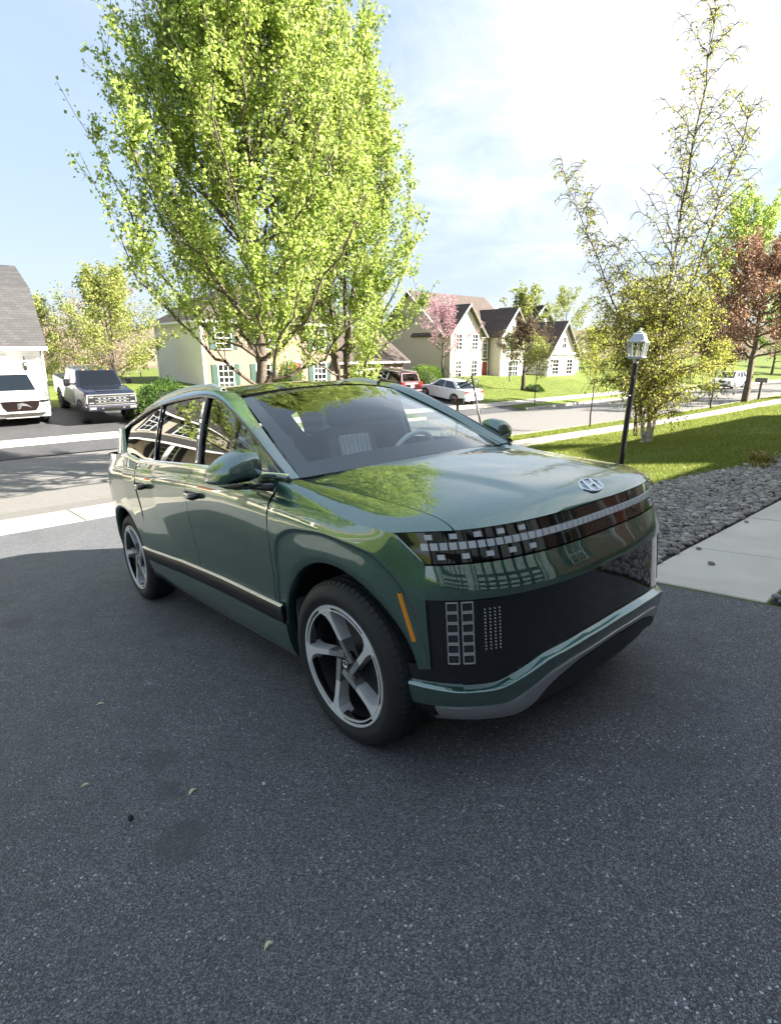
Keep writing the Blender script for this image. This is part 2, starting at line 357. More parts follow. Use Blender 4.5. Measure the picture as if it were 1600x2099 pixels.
slabs('far_sidewalk', -23.2, -21.8, list(np.arange(-14, 62, 1.52)), CONC_W, up=0.03)
def kerb(name, x0, x1, spans):
    b = MB()
    for y0, y1 in spans:
        n = max(1, int((y1-y0)/3.0)); ys = np.linspace(y0, y1, n+1)
        for a, c in zip(ys[:-1], ys[1:]):
            zl = min(float(zst(x0, a)), float(zst(x1, a)))-0.2; V = []
            for y in (a+0.004, c-0.004):
                zz = max(float(zt(x0, y)), float(zt(x1, y)))+0.012
                V += [(x0, y, zl), (x1, y, zl), (x1, y, zz), (x0, y, zz)]
            b.add(V, [(0, 1, 2, 3), (7, 6, 5, 4), (0, 4, 5, 1), (1, 5, 6, 2), (2, 6, 7, 3), (3, 7, 4, 0)])
    return tag(b.build(name, KERB, bevel=0.02), kind='structure')
kerb('kerb', -11.22, -11.05, [(-60, DY0-0.5), (DY1+0.5, 120)]); kerb('far_kerb', -20.38, -20.18, [(-60, -5.4), (4.8, 19.4), (28.6, 120)])
# the path to the front door
slabs('front_path', -0.08, 0.86, [1.96, 3.08, 4.60, 6.12, 7.64, 9.16, 10.7], CONC, up=0.012)
# ------------------------------------------------------------------ gravel bed
def stone_mat():
    t = NT('river_stone'); oi = t.N('ShaderNodeObjectInfo'); g = t.N('ShaderNodeNewGeometry'); n = t.noise(40, 4, 0.6, t.geo())
    f = t.math('FRACT', t.math('ADD', g.outputs['Random Per Island'], oi.outputs['Random']))
    c = t.ramp(f, [(0.0, (0.14, 0.12, 0.108)), (0.3, (0.27, 0.24, 0.215)), (0.55, (0.30, 0.275, 0.26)), (0.75, (0.42, 0.37, 0.31)), (0.9, (0.48, 0.40, 0.33)), (1.0, (0.66, 0.62, 0.57))])
    c = t.mix(t.math('MULTIPLY', n.outputs['Fac'], 0.5), c, (0.10, 0.10, 0.10)); MATS['river_stone'] = t.bsdf(c, 0.62, normal=t.bump(n.outputs['Fac'], 0.2, 0.004))
stone_mat()
SOIL = plain('bed_soil', (0.035, 0.030, 0.026), 0.9, var=0.4, scale=20)
def ico():
    bm = bmesh.new(); bmesh.ops.create_icosphere(bm, subdivisions=2, radius=1.0); V = np.array([v.co[:] for v in bm.verts]); F = np.array([[v.index for v in f.verts] for f in bm.faces]); bm.free(); return V, F
def ico1():
    bm = bmesh.new(); bmesh.ops.create_icosphere(bm, subdivisions=1, radius=1.0); V = np.array([v.co[:] for v in bm.verts]); F = np.array([[v.index for v in f.verts] for f in bm.faces]); bm.free(); return V, F
GX_FAR = [(1.9, -1.55), (4.0, -1.75), (6.0, -1.95), (7.5, -1.75), (9.0, -1.45), (11.0, -1.35), (13.0, -1.5)]
def gravel():
    rng = np.random.default_rng(11)
    ys = np.linspace(1.97, 12.6, 24); far = np.interp(ys, [q[0] for q in GX_FAR], [q[1] for q in GX_FAR])
    P = []
    for y, fx in zip(ys, far): P.append([(lerp_(fx, -0.07, s), y, float(zt(lerp_(fx, -0.07, s), y))+0.006) for s in np.linspace(0, 1, 6)])
    bed = tag(mesh('gravel_bed', np.array(P).reshape(-1, 3), gridF(24, 6), SOIL, None, True), kind='structure')
    ys2 = np.linspace(1.97, 10, 14); P = [[(x, y, float(zt(x, y))+0.006) for x in (0.87, 1.6, 2.4, 3.2)] for y in ys2]
    bed2 = tag(mesh('gravel_border', np.array(P).reshape(-1, 3), gridF(14, 4), SOIL, None, True), kind='structure')
    pts = []
    def fill(n, ya, yb, fx, nx):
        y = rng.uniform(ya, yb, n); a = fx(y); b = nx(y); x = a+(b-a)*rng.random(n); pts.append(np.stack([x, y], -1))
    ff = lambda y: np.interp(y, [q[0] for q in GX_FAR], [q[1] for q in GX_FAR])
    fill(9000, 1.98, 8.2, ff, lambda y: np.full_like(y, -0.095)); fill(4200, 8.2, 12.6, ff, lambda y: np.full_like(y, -0.095))
    fill(2600, 1.98, 5.2, lambda y: np.full_like(y, 0.89), lambda y: np.full_like(y, 2.2))
    XY = np.concatenate(pts); n = len(XY)
    s = rng.uniform(0.013, 0.036, n)*np.where(rng.random(n) < 0.10, 1.5, 1.0); z = zt(XY[:, 0], XY[:, 1])+0.008+s*0.25+rng.random(n)*0.018
    V0, F0 = ico1(); V0 = V0*(1+rng.normal(0, 0.04, V0.shape))
    sc = np.stack([s*rng.uniform(0.85, 1.4, n), s*rng.uniform(0.75, 1.1, n), s*rng.uniform(0.5, 0.75, n)], -1); a = rng.uniform(0, 6.28, n)
    # nearest stones of the bed are single pieces
    d = np.hypot(XY[:, 0]-CAMP.x, XY[:, 1]-CAMP.y); vis = (XY[:, 0] < -0.05) & (XY[:, 1] > 2.0+np.abs(XY[:, 0])*0.15); key = np.where(vis, d, 99); idx = np.argsort(key)[:300]
    single = np.zeros(n, bool); single[idx] = True
    Vi, Fi = ico(); base = []
    for k in range(6):
        W_ = Vi*(1+0.10*np.sin(Vi[:, [1, 2, 0]]*(2.0+0.3*k)+k)); o = mesh('stone', W_, Fi, MATS['river_stone'], bed, True); base.append(o.data); bpy.data.objects.remove(o)
    for i in idx:
        o = bpy.data.objects.new('stone', base[i % 6]); COL.objects.link(o); o.parent = bed; o.location = (XY[i, 0], XY[i, 1], z[i]); o.scale = sc[i]; o.rotation_euler = (rng.normal(0, 0.15), rng.normal(0, 0.15), a[i])
    r = ~single; m = r.sum(); ca, sa = np.cos(a[r]), np.sin(a[r]); B = V0[None]*sc[r][:, None, :]
    X = B[..., 0]*ca[:, None]-B[..., 1]*sa[:, None]+XY[r][:, 0:1]; Y = B[..., 0]*sa[:, None]+B[..., 1]*ca[:, None]+XY[r][:, 1:2]; Z = B[..., 2]+z[r][:, None]
    V = np.stack([X, Y, Z], -1).reshape(-1, 3); F = (F0[None]+(np.arange(m)*len(V0))[:, None, None]).reshape(-1, 3)
    o = mesh('gravel', V, F, MATS['river_stone'], None, True); tag(o, 'rounded grey river stones filling the planting bed beside the path', 'gravel', kind='stuff')
def lerp_(a, b, t): return a+(b-a)*t
gravel()
# ------------------------------------------------------------------ grass blades
def grass_blades():
    rng = np.random.default_rng(5); P = []
    ff = lambda y: np.interp(y, [q[0] for q in GX_FAR], [q[1] for q in GX_FAR])
    def area(n, x0, x1, y0, y1, keep=None):
        x = rng.uniform(x0, x1, n); y = rng.uniform(y0, y1, n); k = np.ones(n, bool) if keep is None else keep(x, y); P.append(np.stack([x, y], -1)[k])
    area(150000, -8.35, -1.2, 2.2, 16, lambda x, y: x < ff(y)+0.05+0.10*np.sin(y*3.1)); area(70000, -8.35, -1.0, 16, 34); area(26000, -11.0, -9.85, 8, 30); area(14000, -11.0, -9.85, 30, 60)
    area(9000, -21.75, -20.4, 4.7, 19.3); area(9000, -29, -23.3, 6.4, 19.5); area(12000, -34, -23.3, 28.5, 50)
    area(7000, -11.0, -9.85, 2.5, 8); area(7000, -26, -23.3, 6.3, 9.5)
    XY = np.concatenate(P); n = len(XY); z = zt(XY[:, 0], XY[:, 1]); d = np.hypot(XY[:, 0]-CAMP.x, XY[:, 1]-CAMP.y)
    h = rng.uniform(0.035, 0.075, n)*np.where(d > 20, 1.2, 1.0); w = np.clip(0.0032*d/8, 0.0035, 0.012)*rng.uniform(0.8, 1.3, n)
    a = rng.uniform(0, 6.28, n); lean = rng.uniform(0.1, 0.75, n); b = rng.uniform(0, 6.28, n)
    base = np.stack([XY[:, 0], XY[:, 1], z-0.004], -1); t = np.stack([np.cos(a), np.sin(a), 0*a], -1)*w[:, None]
    tip = base+np.stack([np.cos(b)*lean*h, np.sin(b)*lean*h, h], -1)
    V = np.stack([base-t, base+t, tip], 1).reshape(-1, 3); F = np.arange(n*3).reshape(-1, 3)
    tag(mesh('grass', V, F, BLADE), 'short mown grass of the front lawns and verges', 'grass', kind='stuff')
grass_blades()
# ------------------------------------------------------------------ the green car (built in its own frame: x forward, y left, z up, origin under the front axle)
CAR_TILT = 6.881
def ip(x, xs, ys):
    """smooth monotone interpolation (pchip) of a table"""
    xs = np.asarray(xs, float); ys = np.asarray(ys, float)
    if xs[0] > xs[-1]: xs = xs[::-1]; ys = ys[::-1]
    h = np.diff(xs); d = np.diff(ys)/h; m = np.zeros(len(xs)); m[0] = d[0]; m[-1] = d[-1]
    for i in range(1, len(xs)-1):
        if d[i-1]*d[i] > 0:
            w1 = 2*h[i]+h[i-1]; w2 = h[i]+2*h[i-1]; m[i] = (w1+w2)/(w1/d[i-1]+w2/d[i])
    x = np.clip(np.asarray(x, float), xs[0], xs[-1]); k = np.clip(np.searchsorted(xs, x)-1, 0, len(xs)-2)
    t = (x-xs[k])/h[k]; t2 = t*t; t3 = t2*t
    return (2*t3-3*t2+1)*ys[k]+(t3-2*t2+t)*h[k]*m[k]+(-2*t3+3*t2)*ys[k+1]+(t3-t2)*h[k]*m[k+1]
WB = -3.13; WR = 0.395; ARC_R = 0.455
def ARC_F(ph): return np.interp(np.degrees(ph), [0, 15, 30, 60, 90, 120, 150, 200], [0.436, 0.442, 0.450, 0.463, 0.477, 0.492, 0.507, 0.512])
def z_crease(x): return ip(x, [-4.3, -3.6, -2.6, -1.5, -0.82, -0.4, 0.0, 0.2, 0.37], [1.20, 1.215, 1.205, 1.19, 1.165, 1.135, 1.10, 1.078, 1.06])
def y_belt(x): return ip(x, [-4.3, -3.6, -2.6, -1.5, -1.0, -0.7, -0.42], [0.86, 0.905, 0.922, 0.924, 0.921, 0.908, 0.882])
def z_belt(x): return ip(x, [-4.3, -3.1, -2.66, -2.3, -1.46, -0.85, -0.30], [1.30, 1.30, 1.255, 1.253, 1.249, 1.238, 1.226])
def x_nose(z): return ip(z, [0.16, 0.22, 0.30, 0.42, 0.53, 0.79, 0.93, 1.0, 1.06], [0.66, 0.735, 0.785, 0.80, 0.80, 0.80, 0.768, 0.752, 0.735])
def x_tail(z): return ip(z, [0.16, 0.3, 0.6, 1.0, 1.3], [-4.05, -4.15, -4.19, -4.17, -4.12])
def half_w(x, z):
    d = z_crease(x)-z
    roll = ip(d, [-0.05, 0.0, 0.02, 0.05, 0.10, 0.2, 0.45, 0.7, 1.05], [0.075, 0.040, 0.027, 0.014, 0.004, 0.0, 0.008, 0.014, 0.02])
    low = ip(z, [0.15, 0.20, 0.26, 0.34, 0.44, 0.7], [0.16, 0.10, 0.05, 0.018, 0.004, 0.0])
    xc = ip(z, [0.3, 0.55, 0.65, 0.96, 1.09, 1.26], [-1.75, -1.92, -2.0, -2.30, -2.335, -2.36])
    ha = 0.034*np.clip((xc-x)/0.62, 0, 1)*np.clip((x+4.1)/0.7, 0, 1)*np.clip((z-0.25)/0.3, 0, 1)
    dip = 0.016*np.exp(-((x+1.3)/0.55)**2)*np.clip((z-0.3)/0.3, 0, 1)*np.clip((1.15-z)/0.3, 0, 1)
    roll = roll*(1-0.92*np.clip((x-0.05)/0.30, 0, 1))
    return 0.985-roll-low+ha-dip-0.012*np.clip((x+0.75)/0.4, 0, 1)*np.clip((0.9-z)/0.3, 0, 1)*0
SE_N = 3.0
def y_side(x, z):
    """|y| of the body side"""
    f = np.clip((x+0.10)/(x_nose(z)+0.10), 0, 0.9999); r = np.clip((-3.20-x)/(-3.20-x_tail(z)), 0, 0.99999)
    return half_w(x, z)*(1-f**SE_N)**(1/SE_N)*(1-r**2.7)**(1/2.7)
def x_front(y, z):
    w = half_w(np.full_like(y, 0.2), np.minimum(z, 1.0))
    q = np.clip(np.abs(y)/w, 0, 0.9999)
    return -0.10+(x_nose(z)+0.10)*(1-q**SE_N)**(1/SE_N)
def lerp(a, b, t): return a+(b-a)*t
def thick(o, d, off=-1.0):
    if d:
        m = o.modifiers.new('thickness', 'SOLIDIFY'); m.thickness = d; m.offset = off; m.use_even_offset = False
    return o
def patch(name, P, mat, parent, flip=False, th=0.0, smooth=True, mirror=False):
    nu, nv = P.shape[:2]; F = gridF(nu, nv); V = P.reshape(-1, 3).copy()
    if mirror: V[:, 1] *= -1
    # orient faces away from the car's core
    q = V[F]; nn = np.cross(q[:, 1]-q[:, 0], q[:, 3]-q[:, 0]); cc = q.mean(1); out = cc-np.stack([np.clip(cc[:, 0], -3.2, -0.3), 0*cc[:, 0], np.full(len(cc), 0.75)], -1)
    if (nn*out).sum() < 0: F = F[:, ::-1]
    if th:
        # turned-in edges with vertices of their own, so the outer surface keeps crisp borders
        G = np.zeros_like(V); q = V[F]; fn = np.cross(q[:, 2]-q[:, 0], q[:, 3]-q[:, 1])
        for k in range(4): np.add.at(G, F[:, k], fn)
        G /= np.linalg.norm(G, axis=1, keepdims=True)+1e-12
        idx = np.r_[np.arange(nu)*nv, (nu-1)*nv+np.arange(1, nv), (np.arange(nu-2, -1, -1))*nv+nv-1, np.arange(nv-2, 0, -1)]; m = len(idx); n0 = len(V)
        V = np.concatenate([V, V[idx], V[idx]-G[idx]*th]); a = n0+np.arange(m); b = n0+(np.arange(m)+1) % m
        F = np.concatenate([F, np.stack([a, b, b+m, a+m], -1)])
    return mesh(name, V, F.copy(), mat, parent, smooth)
hero = empty('parked_suv', (0, 0, 0), 0, 'dark green metallic electric suv parked nose up on the driveway', 'car')
hero.rotation_euler = (0, R(-CAR_TILT), 0)
def both(fn):
    for s in (False, True): fn(s)
GAP = 0.0028
def side_panel(name, cl, cr_, z0, z1, mir, mat=None, nu=28, nv=44, off=0.0, th=0.02, zmap=None):
    """panel of the body side between two cut lines x=cl(z), x=cr_(z); z0,z1 may be functions of x"""
    u = np.linspace(0, 1, nu)[:, None]; v = np.linspace(0, 1, nv)[None, :]
    zz = z0+(z1-z0)*v
    x = lerp(cl(zz)+GAP, cr_(zz)-GAP, u); z = zz+0*u
    if callable(zmap): z = zmap(x, v)
    y = -(y_side(x, z)+off)
    return patch(name, np.stack([x, y, z], -1), mat or P_GREEN, hero, th=th, mirror=mir)
cut_f = lambda z: ip(z, [0.2, 0.56, 0.74, 0.98, 1.08, 1.155, 1.26], [-0.590, -0.580, -0.555, -0.550, -0.535, -0.504, -0.40])
cut_b = lambda z: ip(z, [0.2, 0.43, 0.59, 0.91, 1.09, 1.26], [-1.58, -1.594, -1.617, -1.665, -1.645, -1.515])
cut_r = lambda z: ip(z, [0.2, 0.45, 0.60, 0.80, 0.98, 1.1, 1.26], [-2.60, -2.63, -2.655, -2.60, -2.66, -2.70, -2.72])
Z_DOOR0 = 0.578
def door_map(x, v):
    """rows from above the rocker to the belt; the row at the crease is kept sharp"""
    zc = z_crease(x); zb = z_belt(x)
    return np.where(v < 0.80, lerp(Z_DOOR0, zc, v/0.80), lerp(zc, zb, (v-0.80)/0.20))
def door(name, cl, cr_, mir):
    u = np.linspace(0, 1, 40)[:, None]; v = np.linspace(0, 1, 61)[None, :]
    zz = Z_DOOR0+(1.24-Z_DOOR0)*v
    x = lerp(cl(zz)+GAP, cr_(zz)-GAP, u); z = door_map(x, v+0*u)
    zc = z_crease(x); yl = y_side(x, np.minimum(z, zc)); t = np.clip((z-zc)/np.maximum(z_belt(x)-zc, 1e-4), 0, 1)
    yb = y_belt(x)+0.012
    y = np.where(z > zc, lerp(y_side(x, zc), yb, t**1.1), yl)
    o = patch(name, np.stack([x, -y, z], -1), P_GREEN, hero, th=0.02, mirror=mir)
    return o
doors = {}
for mir in (False, True):
    doors[('f', mir)] = door('front_door', cut_b, cut_f, mir)
    doors[('r', mir)] = door('rear_door', cut_r, cut_b, mir)
# rocker: dark band topped by a sky glint coloured silver, painted sill under it
def rocker(mir):
    xs = np.linspace(-2.70, -0.50, 50)
    def strip(name, rows, mat, th=0.012):
        P = np.stack([np.stack([xs, -(y_side(xs, np.full_like(xs, z))+o), np.full_like(xs, z)], -1) for z, o in rows], 1)
        return patch(name, P, mat, hero, th=th, mirror=mir)
    strip('rocker_glint', [(0.560, 0.018), (0.566, 0.020), (0.574, 0.004)], SATIN_SILVER, 0.003)
    strip('rocker_cladding', [(0.462, 0.004), (0.47, 0.014), (0.55, 0.019), (0.555, 0.017)], SATIN_BLACK)
    strip('sill', [(z, 0.0) for z in np.linspace(0.20, 0.46, 14)], P_GREEN)
both(rocker)
# polar panels around the wheel openings
def ring_front(ph):
    """radius of the raised fender edge round the front opening, per angle"""
    pts = [(-0.53, 0.30), (-0.525, 0.70), (-0.50, 0.86), (-0.466, 0.929), (-0.40, 0.968), (-0.342, 0.988), (-0.149, 1.008), (0.083, 0.997), (0.253, 0.961), (0.353, 0.891), (0.400, 0.830), (0.454, 0.718), (0.474, 0.60), (0.484, 0.45), (0.486, 0.35)]
    an = np.array([math.atan2(z-WR, x) for x, z in pts]); an = np.where(an < -2, an+2*math.pi, an)
    rr = np.array([math.hypot(x, z-WR) for x, z in pts])
    return ip(ph, an[::-1], rr[::-1])
def polar_cast(poly, ph, cx):
    """distance from the wheel centre to a polygon outline along each angle"""
    out = np.zeros_like(ph)
    P = np.array(poly)-np.array([cx, WR])
    for i, a in enumerate(ph):
        d = np.array([math.cos(a), math.sin(a)]); best = 9
        for k in range(len(P)-1):
            p_, q = P[k], P[k+1]; e = q-p_; det = d[0]*-e[1]+d[1]*e[0]
            if abs(det) < 1e-9: continue
            t = (p_[0]*-e[1]+p_[1]*e[0])/det; s_ = (d[0]*p_[1]-d[1]*p_[0])/det
            if t > 0 and -1e-6 <= s_ <= 1+1e-6: best = min(best, t)
        out[i] = best
    return out
def polar_panel(name, poly, cx, arc, mir, ring=None, corner=()):
    P = np.array(poly)
    a0 = math.atan2(P[0, 1]-WR, P[0, 0]-cx); a1 = math.atan2(P[-1, 1]-WR, P[-1, 0]-cx)
    if a0 < -1.5: a0 += 2*math.pi
    if a1 < -1.5: a1 += 2*math.pi
    ph = np.linspace(a0, a1, 110)
    for c in corner:
        a = math.atan2(c[1]-WR, c[0]-cx); a = a+2*math.pi if a < -1.5 else a
        ph[np.argmin(abs(ph-a))] = a
    arc = arc(ph) if callable(arc) else np.full_like(ph, arc)
    ro = polar_cast(poly, ph, cx); ro = np.where(ro > 8, arc+0.01, ro)
    ro = np.maximum(ro, arc+0.008)
    rows = []
    def row(r, inset):
        x = cx+r*np.cos(ph); z = WR+r*np.sin(ph)
        rows.append(np.stack([x, -(y_side(x, z)-inset), z], -1))
    row(arc, 0.055); row(arc, 0.016); row(arc+0.004, 0.012 if ring is not None else 0.0)
    if ring is not None:
        rg = np.minimum(ring(ph), ro-0.012); rg = np.maximum(rg, arc+0.006)
        for t in (0.25, 0.5, 0.75, 0.97): row(lerp(arc+0.004, rg-0.010, t), 0.011)
        row(rg-0.003, 0.009); row(rg+0.002, 0.001)
        for t in (0.06, 0.15, 0.28, 0.42, 0.56, 0.7, 0.82, 0.92, 1.0): row(lerp(rg+0.003, ro, t), 0.0)
    else:
        for t in np.linspace(0.05, 1, 18): row(lerp(arc+0.004, ro, t), -0.006*math.exp(-t*9))
    o = patch(name, np.stack(rows, 1), P_GREEN, hero, th=0.015, mirror=mir, flip=True)
    return o
XB = 0.490                                                  # side panels end here, the front strips begin
def fender(mir):
    poly = [(-0.587+GAP, 0.21)]+[(float(cut_f(z))+GAP, z) for z in (0.35, 0.56, 0.74, 0.98, 1.08)]+[(float(cut_f(float(z_crease(-0.51))))+GAP, float(z_crease(-0.51)))]
    poly += [(x, float(z_crease(x))) for x in np.linspace(-0.48, 0.372, 24)]
    poly += [(XB, 0.936), (XB, 0.80), (XB, 0.55), (XB, 0.505)]
    polar_panel('front_fender', poly, 0.0, ARC_F, mir, ring_front, [(0.372, 1.06), (-0.51, 1.14)])
both(fender)
def quarter(mir):
    poly = [(-2.625-GAP, 0.30)]+[(float(cut_r(z))-GAP, z) for z in (0.45, 0.6, 0.8, 0.98, 1.1)]+[(-2.71, float(z_crease(-2.71)))]
    poly += [(x, float(z_crease(x))) for x in np.linspace(-2.78, -3.75, 20)]+[(-3.75, 0.9), (-3.75, 0.3)]
    polar_panel('rear_quarter', poly, WB, ARC_R, mir, None, [(-2.71, 1.2), (-3.75, 1.21)])
    # shoulder above the crease behind the door
    xs = np.linspace(-2.72, -3.75, 20); v = np.linspace(0, 1, 8)
    zc = z_crease(xs); zb = z_belt(xs); yc = y_side(xs, zc); yb = y_belt(xs)+0.012
    P = np.stack([np.stack([xs, -lerp(yc, yb, t), lerp(zc, zb, t)], -1) for t in v], 1)
    patch('quarter_shoulder', P, P_GREEN, hero, th=0.015, mirror=mir)
both(quarter)
# rear end, one sheet round the tail
def tail():
    zs = np.linspace(0.22, 1.30, 26); rows = []
    for z in zs:
        xt = float(x_tail(z)); w = float(y_side(np.array(-3.74), np.array(min(z, 1.21))))
        if z > 1.21: w = lerp(w, float(y_belt(-3.75))+0.012, (z-1.21)/0.09)
        r0 = (-3.20+3.74)/(-3.20-xt); rr = r0+(1-r0)*np.sin(np.linspace(0, math.pi/2, 24)); x = -3.20+(xt+3.20)*rr
        y = -w*((1-np.minimum(rr, 1)**2.7)/(1-r0**2.7))**(1/2.7)
        rows.append(np.stack([np.r_[x, x[::-1][1:]], np.r_[y, -y[::-1][1:]], np.full(47, z)], -1))
    P = np.stack(rows, 0)
    patch('rear_bumper', P[:12], P_GREEN, hero, th=0.02, flip=True); patch('tailgate', P[11:], P_GREEN, hero, th=0.02, flip=True)
tail()
# front strips
def fstrip(name, za, zb, mat, nv=8, ny=90, inset=0.0, ya=None, th=0.015, prof=None, yl=None, xe=None):
    """front strip between two height lines za(y), zb(y); prof(v) is an extra forward push"""
    v = np.linspace(0, 1, nv); P = []
    for t in v:
        zt_ = lambda yy: lerp(za(yy), zb(yy), t)
        ye = 0.9
        for _ in range(12):
            ye = float(y_side(np.array(xe or XB), np.array(float(zt_(np.array(ye))))))
        if ya is not None: ye = ya(t)
        s_ = np.linspace(-1, 1, ny); y = ye*np.sign(s_)*(1-(1-np.abs(s_))**1.35)
        if yl is not None: y = lerp(yl[0], yl[1], (s_+1)/2)
        z = zt_(y); x = x_front(y, z); push = (prof(t) if prof else 0.0)-inset
        # push along the outline normal in plan
        q = np.abs(y)/0.98; nx = 1-q**4*0.6; ny_ = np.sign(y)*q**3
        ln = np.sqrt(nx*nx+ny_*ny_); push = push*(1-0.75*np.clip((np.abs(y)-0.80)/0.11, 0, 1)) if push > 0 else push; P.append(np.stack([x+push*nx/ln, y+push*ny_/ln, z], -1))
    return patch(name, np.stack(P, 1), mat, hero, th=th)
cst = lambda c: (lambda y: np.full_like(np.asarray(y, float), c))
L1 = lambda y: np.interp(np.abs(y), [0, 0.25, 0.46, 0.50, 0.66, 0.69, 0.72, 0.82, 0.95], [0.535, 0.531, 0.514, 0.507, 0.445, 0.434, 0.430, 0.428, 0.438])
L2 = lambda y: ip(np.abs(y), [0, 0.26, 0.45, 0.58, 0.66, 0.80, 0.95], [0.462, 0.454, 0.428, 0.370, 0.337, 0.334, 0.340])
L3 = lambda y: ip(np.abs(y), [0, 0.26, 0.40, 0.48, 0.54, 0.60, 0.85, 0.95], [0.436, 0.425, 0.394, 0.355, 0.290, 0.250, 0.265, 0.275])
fstrip('bumper_upper', cst(0.797), cst(0.932), P_GREEN, 10, prof=lambda t: 0.004*math.sin(math.pi*t))
# dark lamp band with slanted ends
def ends(t): return lerp(0.868, 0.918, t)
fstrip('lamp_band', cst(0.938), cst(1.060), GLOSS_BLACK, 12, ya=ends, inset=0.003)
fstrip('grille_panel', lambda y: np.maximum(L1(y), np.where(np.abs(y) > 0.80, 0.50, 0)), cst(0.793), GLOSS_BLACK, 10, inset=0.010, ya=lambda t: 0.80)
for sg in (-1, 1): fstrip('grille_corner', cst(0.49), cst(0.793), SATIN_BLACK, 8, 20, inset=0.010, yl=(-0.885, -0.801) if sg < 0 else (0.801, 0.885))
fstrip('lower_recess', lambda y: L1(y)-0.01, lambda y: np.maximum(L1(y)+0.002, 0.512), GLOSS_BLACK, 5, inset=0.016, xe=0.408)
fstrip('bumper_lip', lambda y: L1(y)-0.012, lambda y: L1(y)+0.008, P_GREEN, 9, 160, prof=lambda t: 0.026-0.044*max(0, (t-0.15)/0.85), xe=0.408)
fstrip('bumper_lower', L2, lambda y: L1(y)-0.014, P_GREEN, 8, 120, prof=lambda t: 0.004+0.020*t, xe=0.408)
fstrip('skid_plate', L3, lambda y: L2(y)-0.003, SATIN_SILVER, 6, 120, prof=lambda t: -0.002+0.010*t)
fstrip('air_dam', cst(0.185), L3, SATIN_BLACK, 8, prof=lambda t: -0.06+0.055*t)
fstrip('bumper_foot', cst(0.20), lambda y: np.where(np.abs(y) > 0.845, L2(y)-0.002, L3(y)-0.01), SATIN_BLACK, 6, 120, prof=lambda t: -0.05+0.046*t, xe=0.408)
# fill between lamp band end and crease: cheek
def cheek(mir):
    u = np.linspace(0, 1, 10); v = np.linspace(0, 1, 14); P = []
    for t in v:
        z = lerp(0.934, 1.060, t); xa = lerp(XB, 0.372, t); ya_ = float(y_side(np.array(xa), np.array(z)))
        yb = ends(t)+0.003; ys = lerp(ya_, yb, u); x = x_front(ys, np.full_like(ys, z)); x = np.where(u == 0, xa, x)
        P.append(np.stack([x, -ys, np.full_like(ys, z)], -1))
    patch('lamp_cheek', np.stack(P, 1), P_GREEN, hero, th=0.01, mirror=mir)
both(cheek)
# pixel lamps
def pixel_box(c, n, w, h, d, mat, name, parent):
    """small slab centred on the front face at (y,z)"""
    return None
def on_front(y, z, off=0.0):
    ya = np.array([y, y+0.004]); x = x_front(ya, np.array([z, z])); tx, ty = x[1]-x[0], 0.004; ln = math.hypot(tx, ty)
    x2 = float(x_front(np.array([y]), np.array([z+0.004]))[0])
    T = Vector((tx/ln, ty/ln, 0)); U = Vector((x2-x[0], 0, 0.004)).normalized(); Nn = T.cross(U).normalized()
    if Nn.x < 0: Nn = -Nn
    return Vector((float(x[0]), y, z))+Nn*off, T, U, Nn
def slab(c, T, U, Nn, w, h, d):
    V = []
    for k, s_ in ((-d, 1.0), (d, 0.86)):
        for a, b in ((-1, -1), (1, -1), (1, 1), (-1, 1)): V.append(c+T*(a*w/2*s_)+U*(b*h/2*s_)+Nn*k)
    return V, [(0, 3, 2, 1), (4, 5, 6, 7), (0, 1, 5, 4), (1, 2, 6, 5), (2, 3, 7, 6), (3, 0, 4, 7)]
def lamps():
    # arc length positions along the band
    yy = np.linspace(0, 0.90, 800); xx = x_front(yy, np.full_like(yy, 1.005)); s_ = np.r_[0, np.cumsum(np.hypot(np.diff(xx), np.diff(yy)))]
    def at(sv): return float(np.interp(sv, s_, yy))
    n = 26; pitch = float(np.interp(0.872, yy, s_))/ (n-0.0)
    for sg in (-1, 1):
        for k in range(n):
            y = sg*at((k+0.5)*pitch); c, T, U, Nn = on_front(y, 1.004, 0.0)
            V, F = slab(c, T, U, Nn, pitch*0.86, 0.030, 0.004); o = mesh('lamp_pixel', V, F, LAMP_WHITE, band)
        for k in range(5):
            for z, off in ((1.041, 1.1), (0.964, 2.0)):
                y = sg*at((n-off-k*2.6)*pitch); c, T, U, Nn = on_front(y, z, 0.0)
                V, F = slab(c, T, U, Nn, pitch*0.85, 0.022, 0.004); mesh('lamp_pixel', V, F, LAMP_WHITE, band)
band = [o for o in hero.children if o.name.startswith('lamp_band')][0]
lamps()
grille = [o for o in hero.children if o.name.startswith('grille_panel')][0]
def clusters():
    for sg in (-1, 1):
        hl = fstrip('headlamp_cluster', cst(0.508), cst(0.789), GLOSS_BLACK, 6, 24, inset=0.004, yl=(sg*0.845, sg*0.662) if sg < 0 else (0.662, 0.845), th=0.004)
        for r in range(6):
            for cidx in range(2):
                z = 0.768-r*0.0435; y = sg*(0.822-cidx*0.041); c, T, U, Nn = on_front(y, z, -0.001)
                b = MB()
                for a, w, h in ((U*0.0185, 0.046, 0.0035), (U*-0.0185, 0.046, 0.0035), (T*0.0215, 0.0035, 0.0405), (T*-0.0215, 0.0035, 0.0405)):
                    V, F = slab(c+a, T, U, Nn, w, h, 0.004); b.add(V, F)
                b.build('lamp_frame', LAMP_LINE, hl)
                V, F = slab(c-Nn*0.002, T, U, Nn, 0.040, 0.034, 0.002); mesh('lamp_lens', V, F, LENS_DARK, hl)
        b = MB()
        for r in range(13):
            for k in range(4):
                z = 0.752-r*0.0138; y = sg*(0.728-k*0.0165); c, T, U, Nn = on_front(y, z, -0.002); V, F = slab(c, T, U, Nn, 0.0052, 0.0052, 0.003); b.add(V, F)
        b.build('sensor_dots', LAMP_LINE, hl)
clusters()
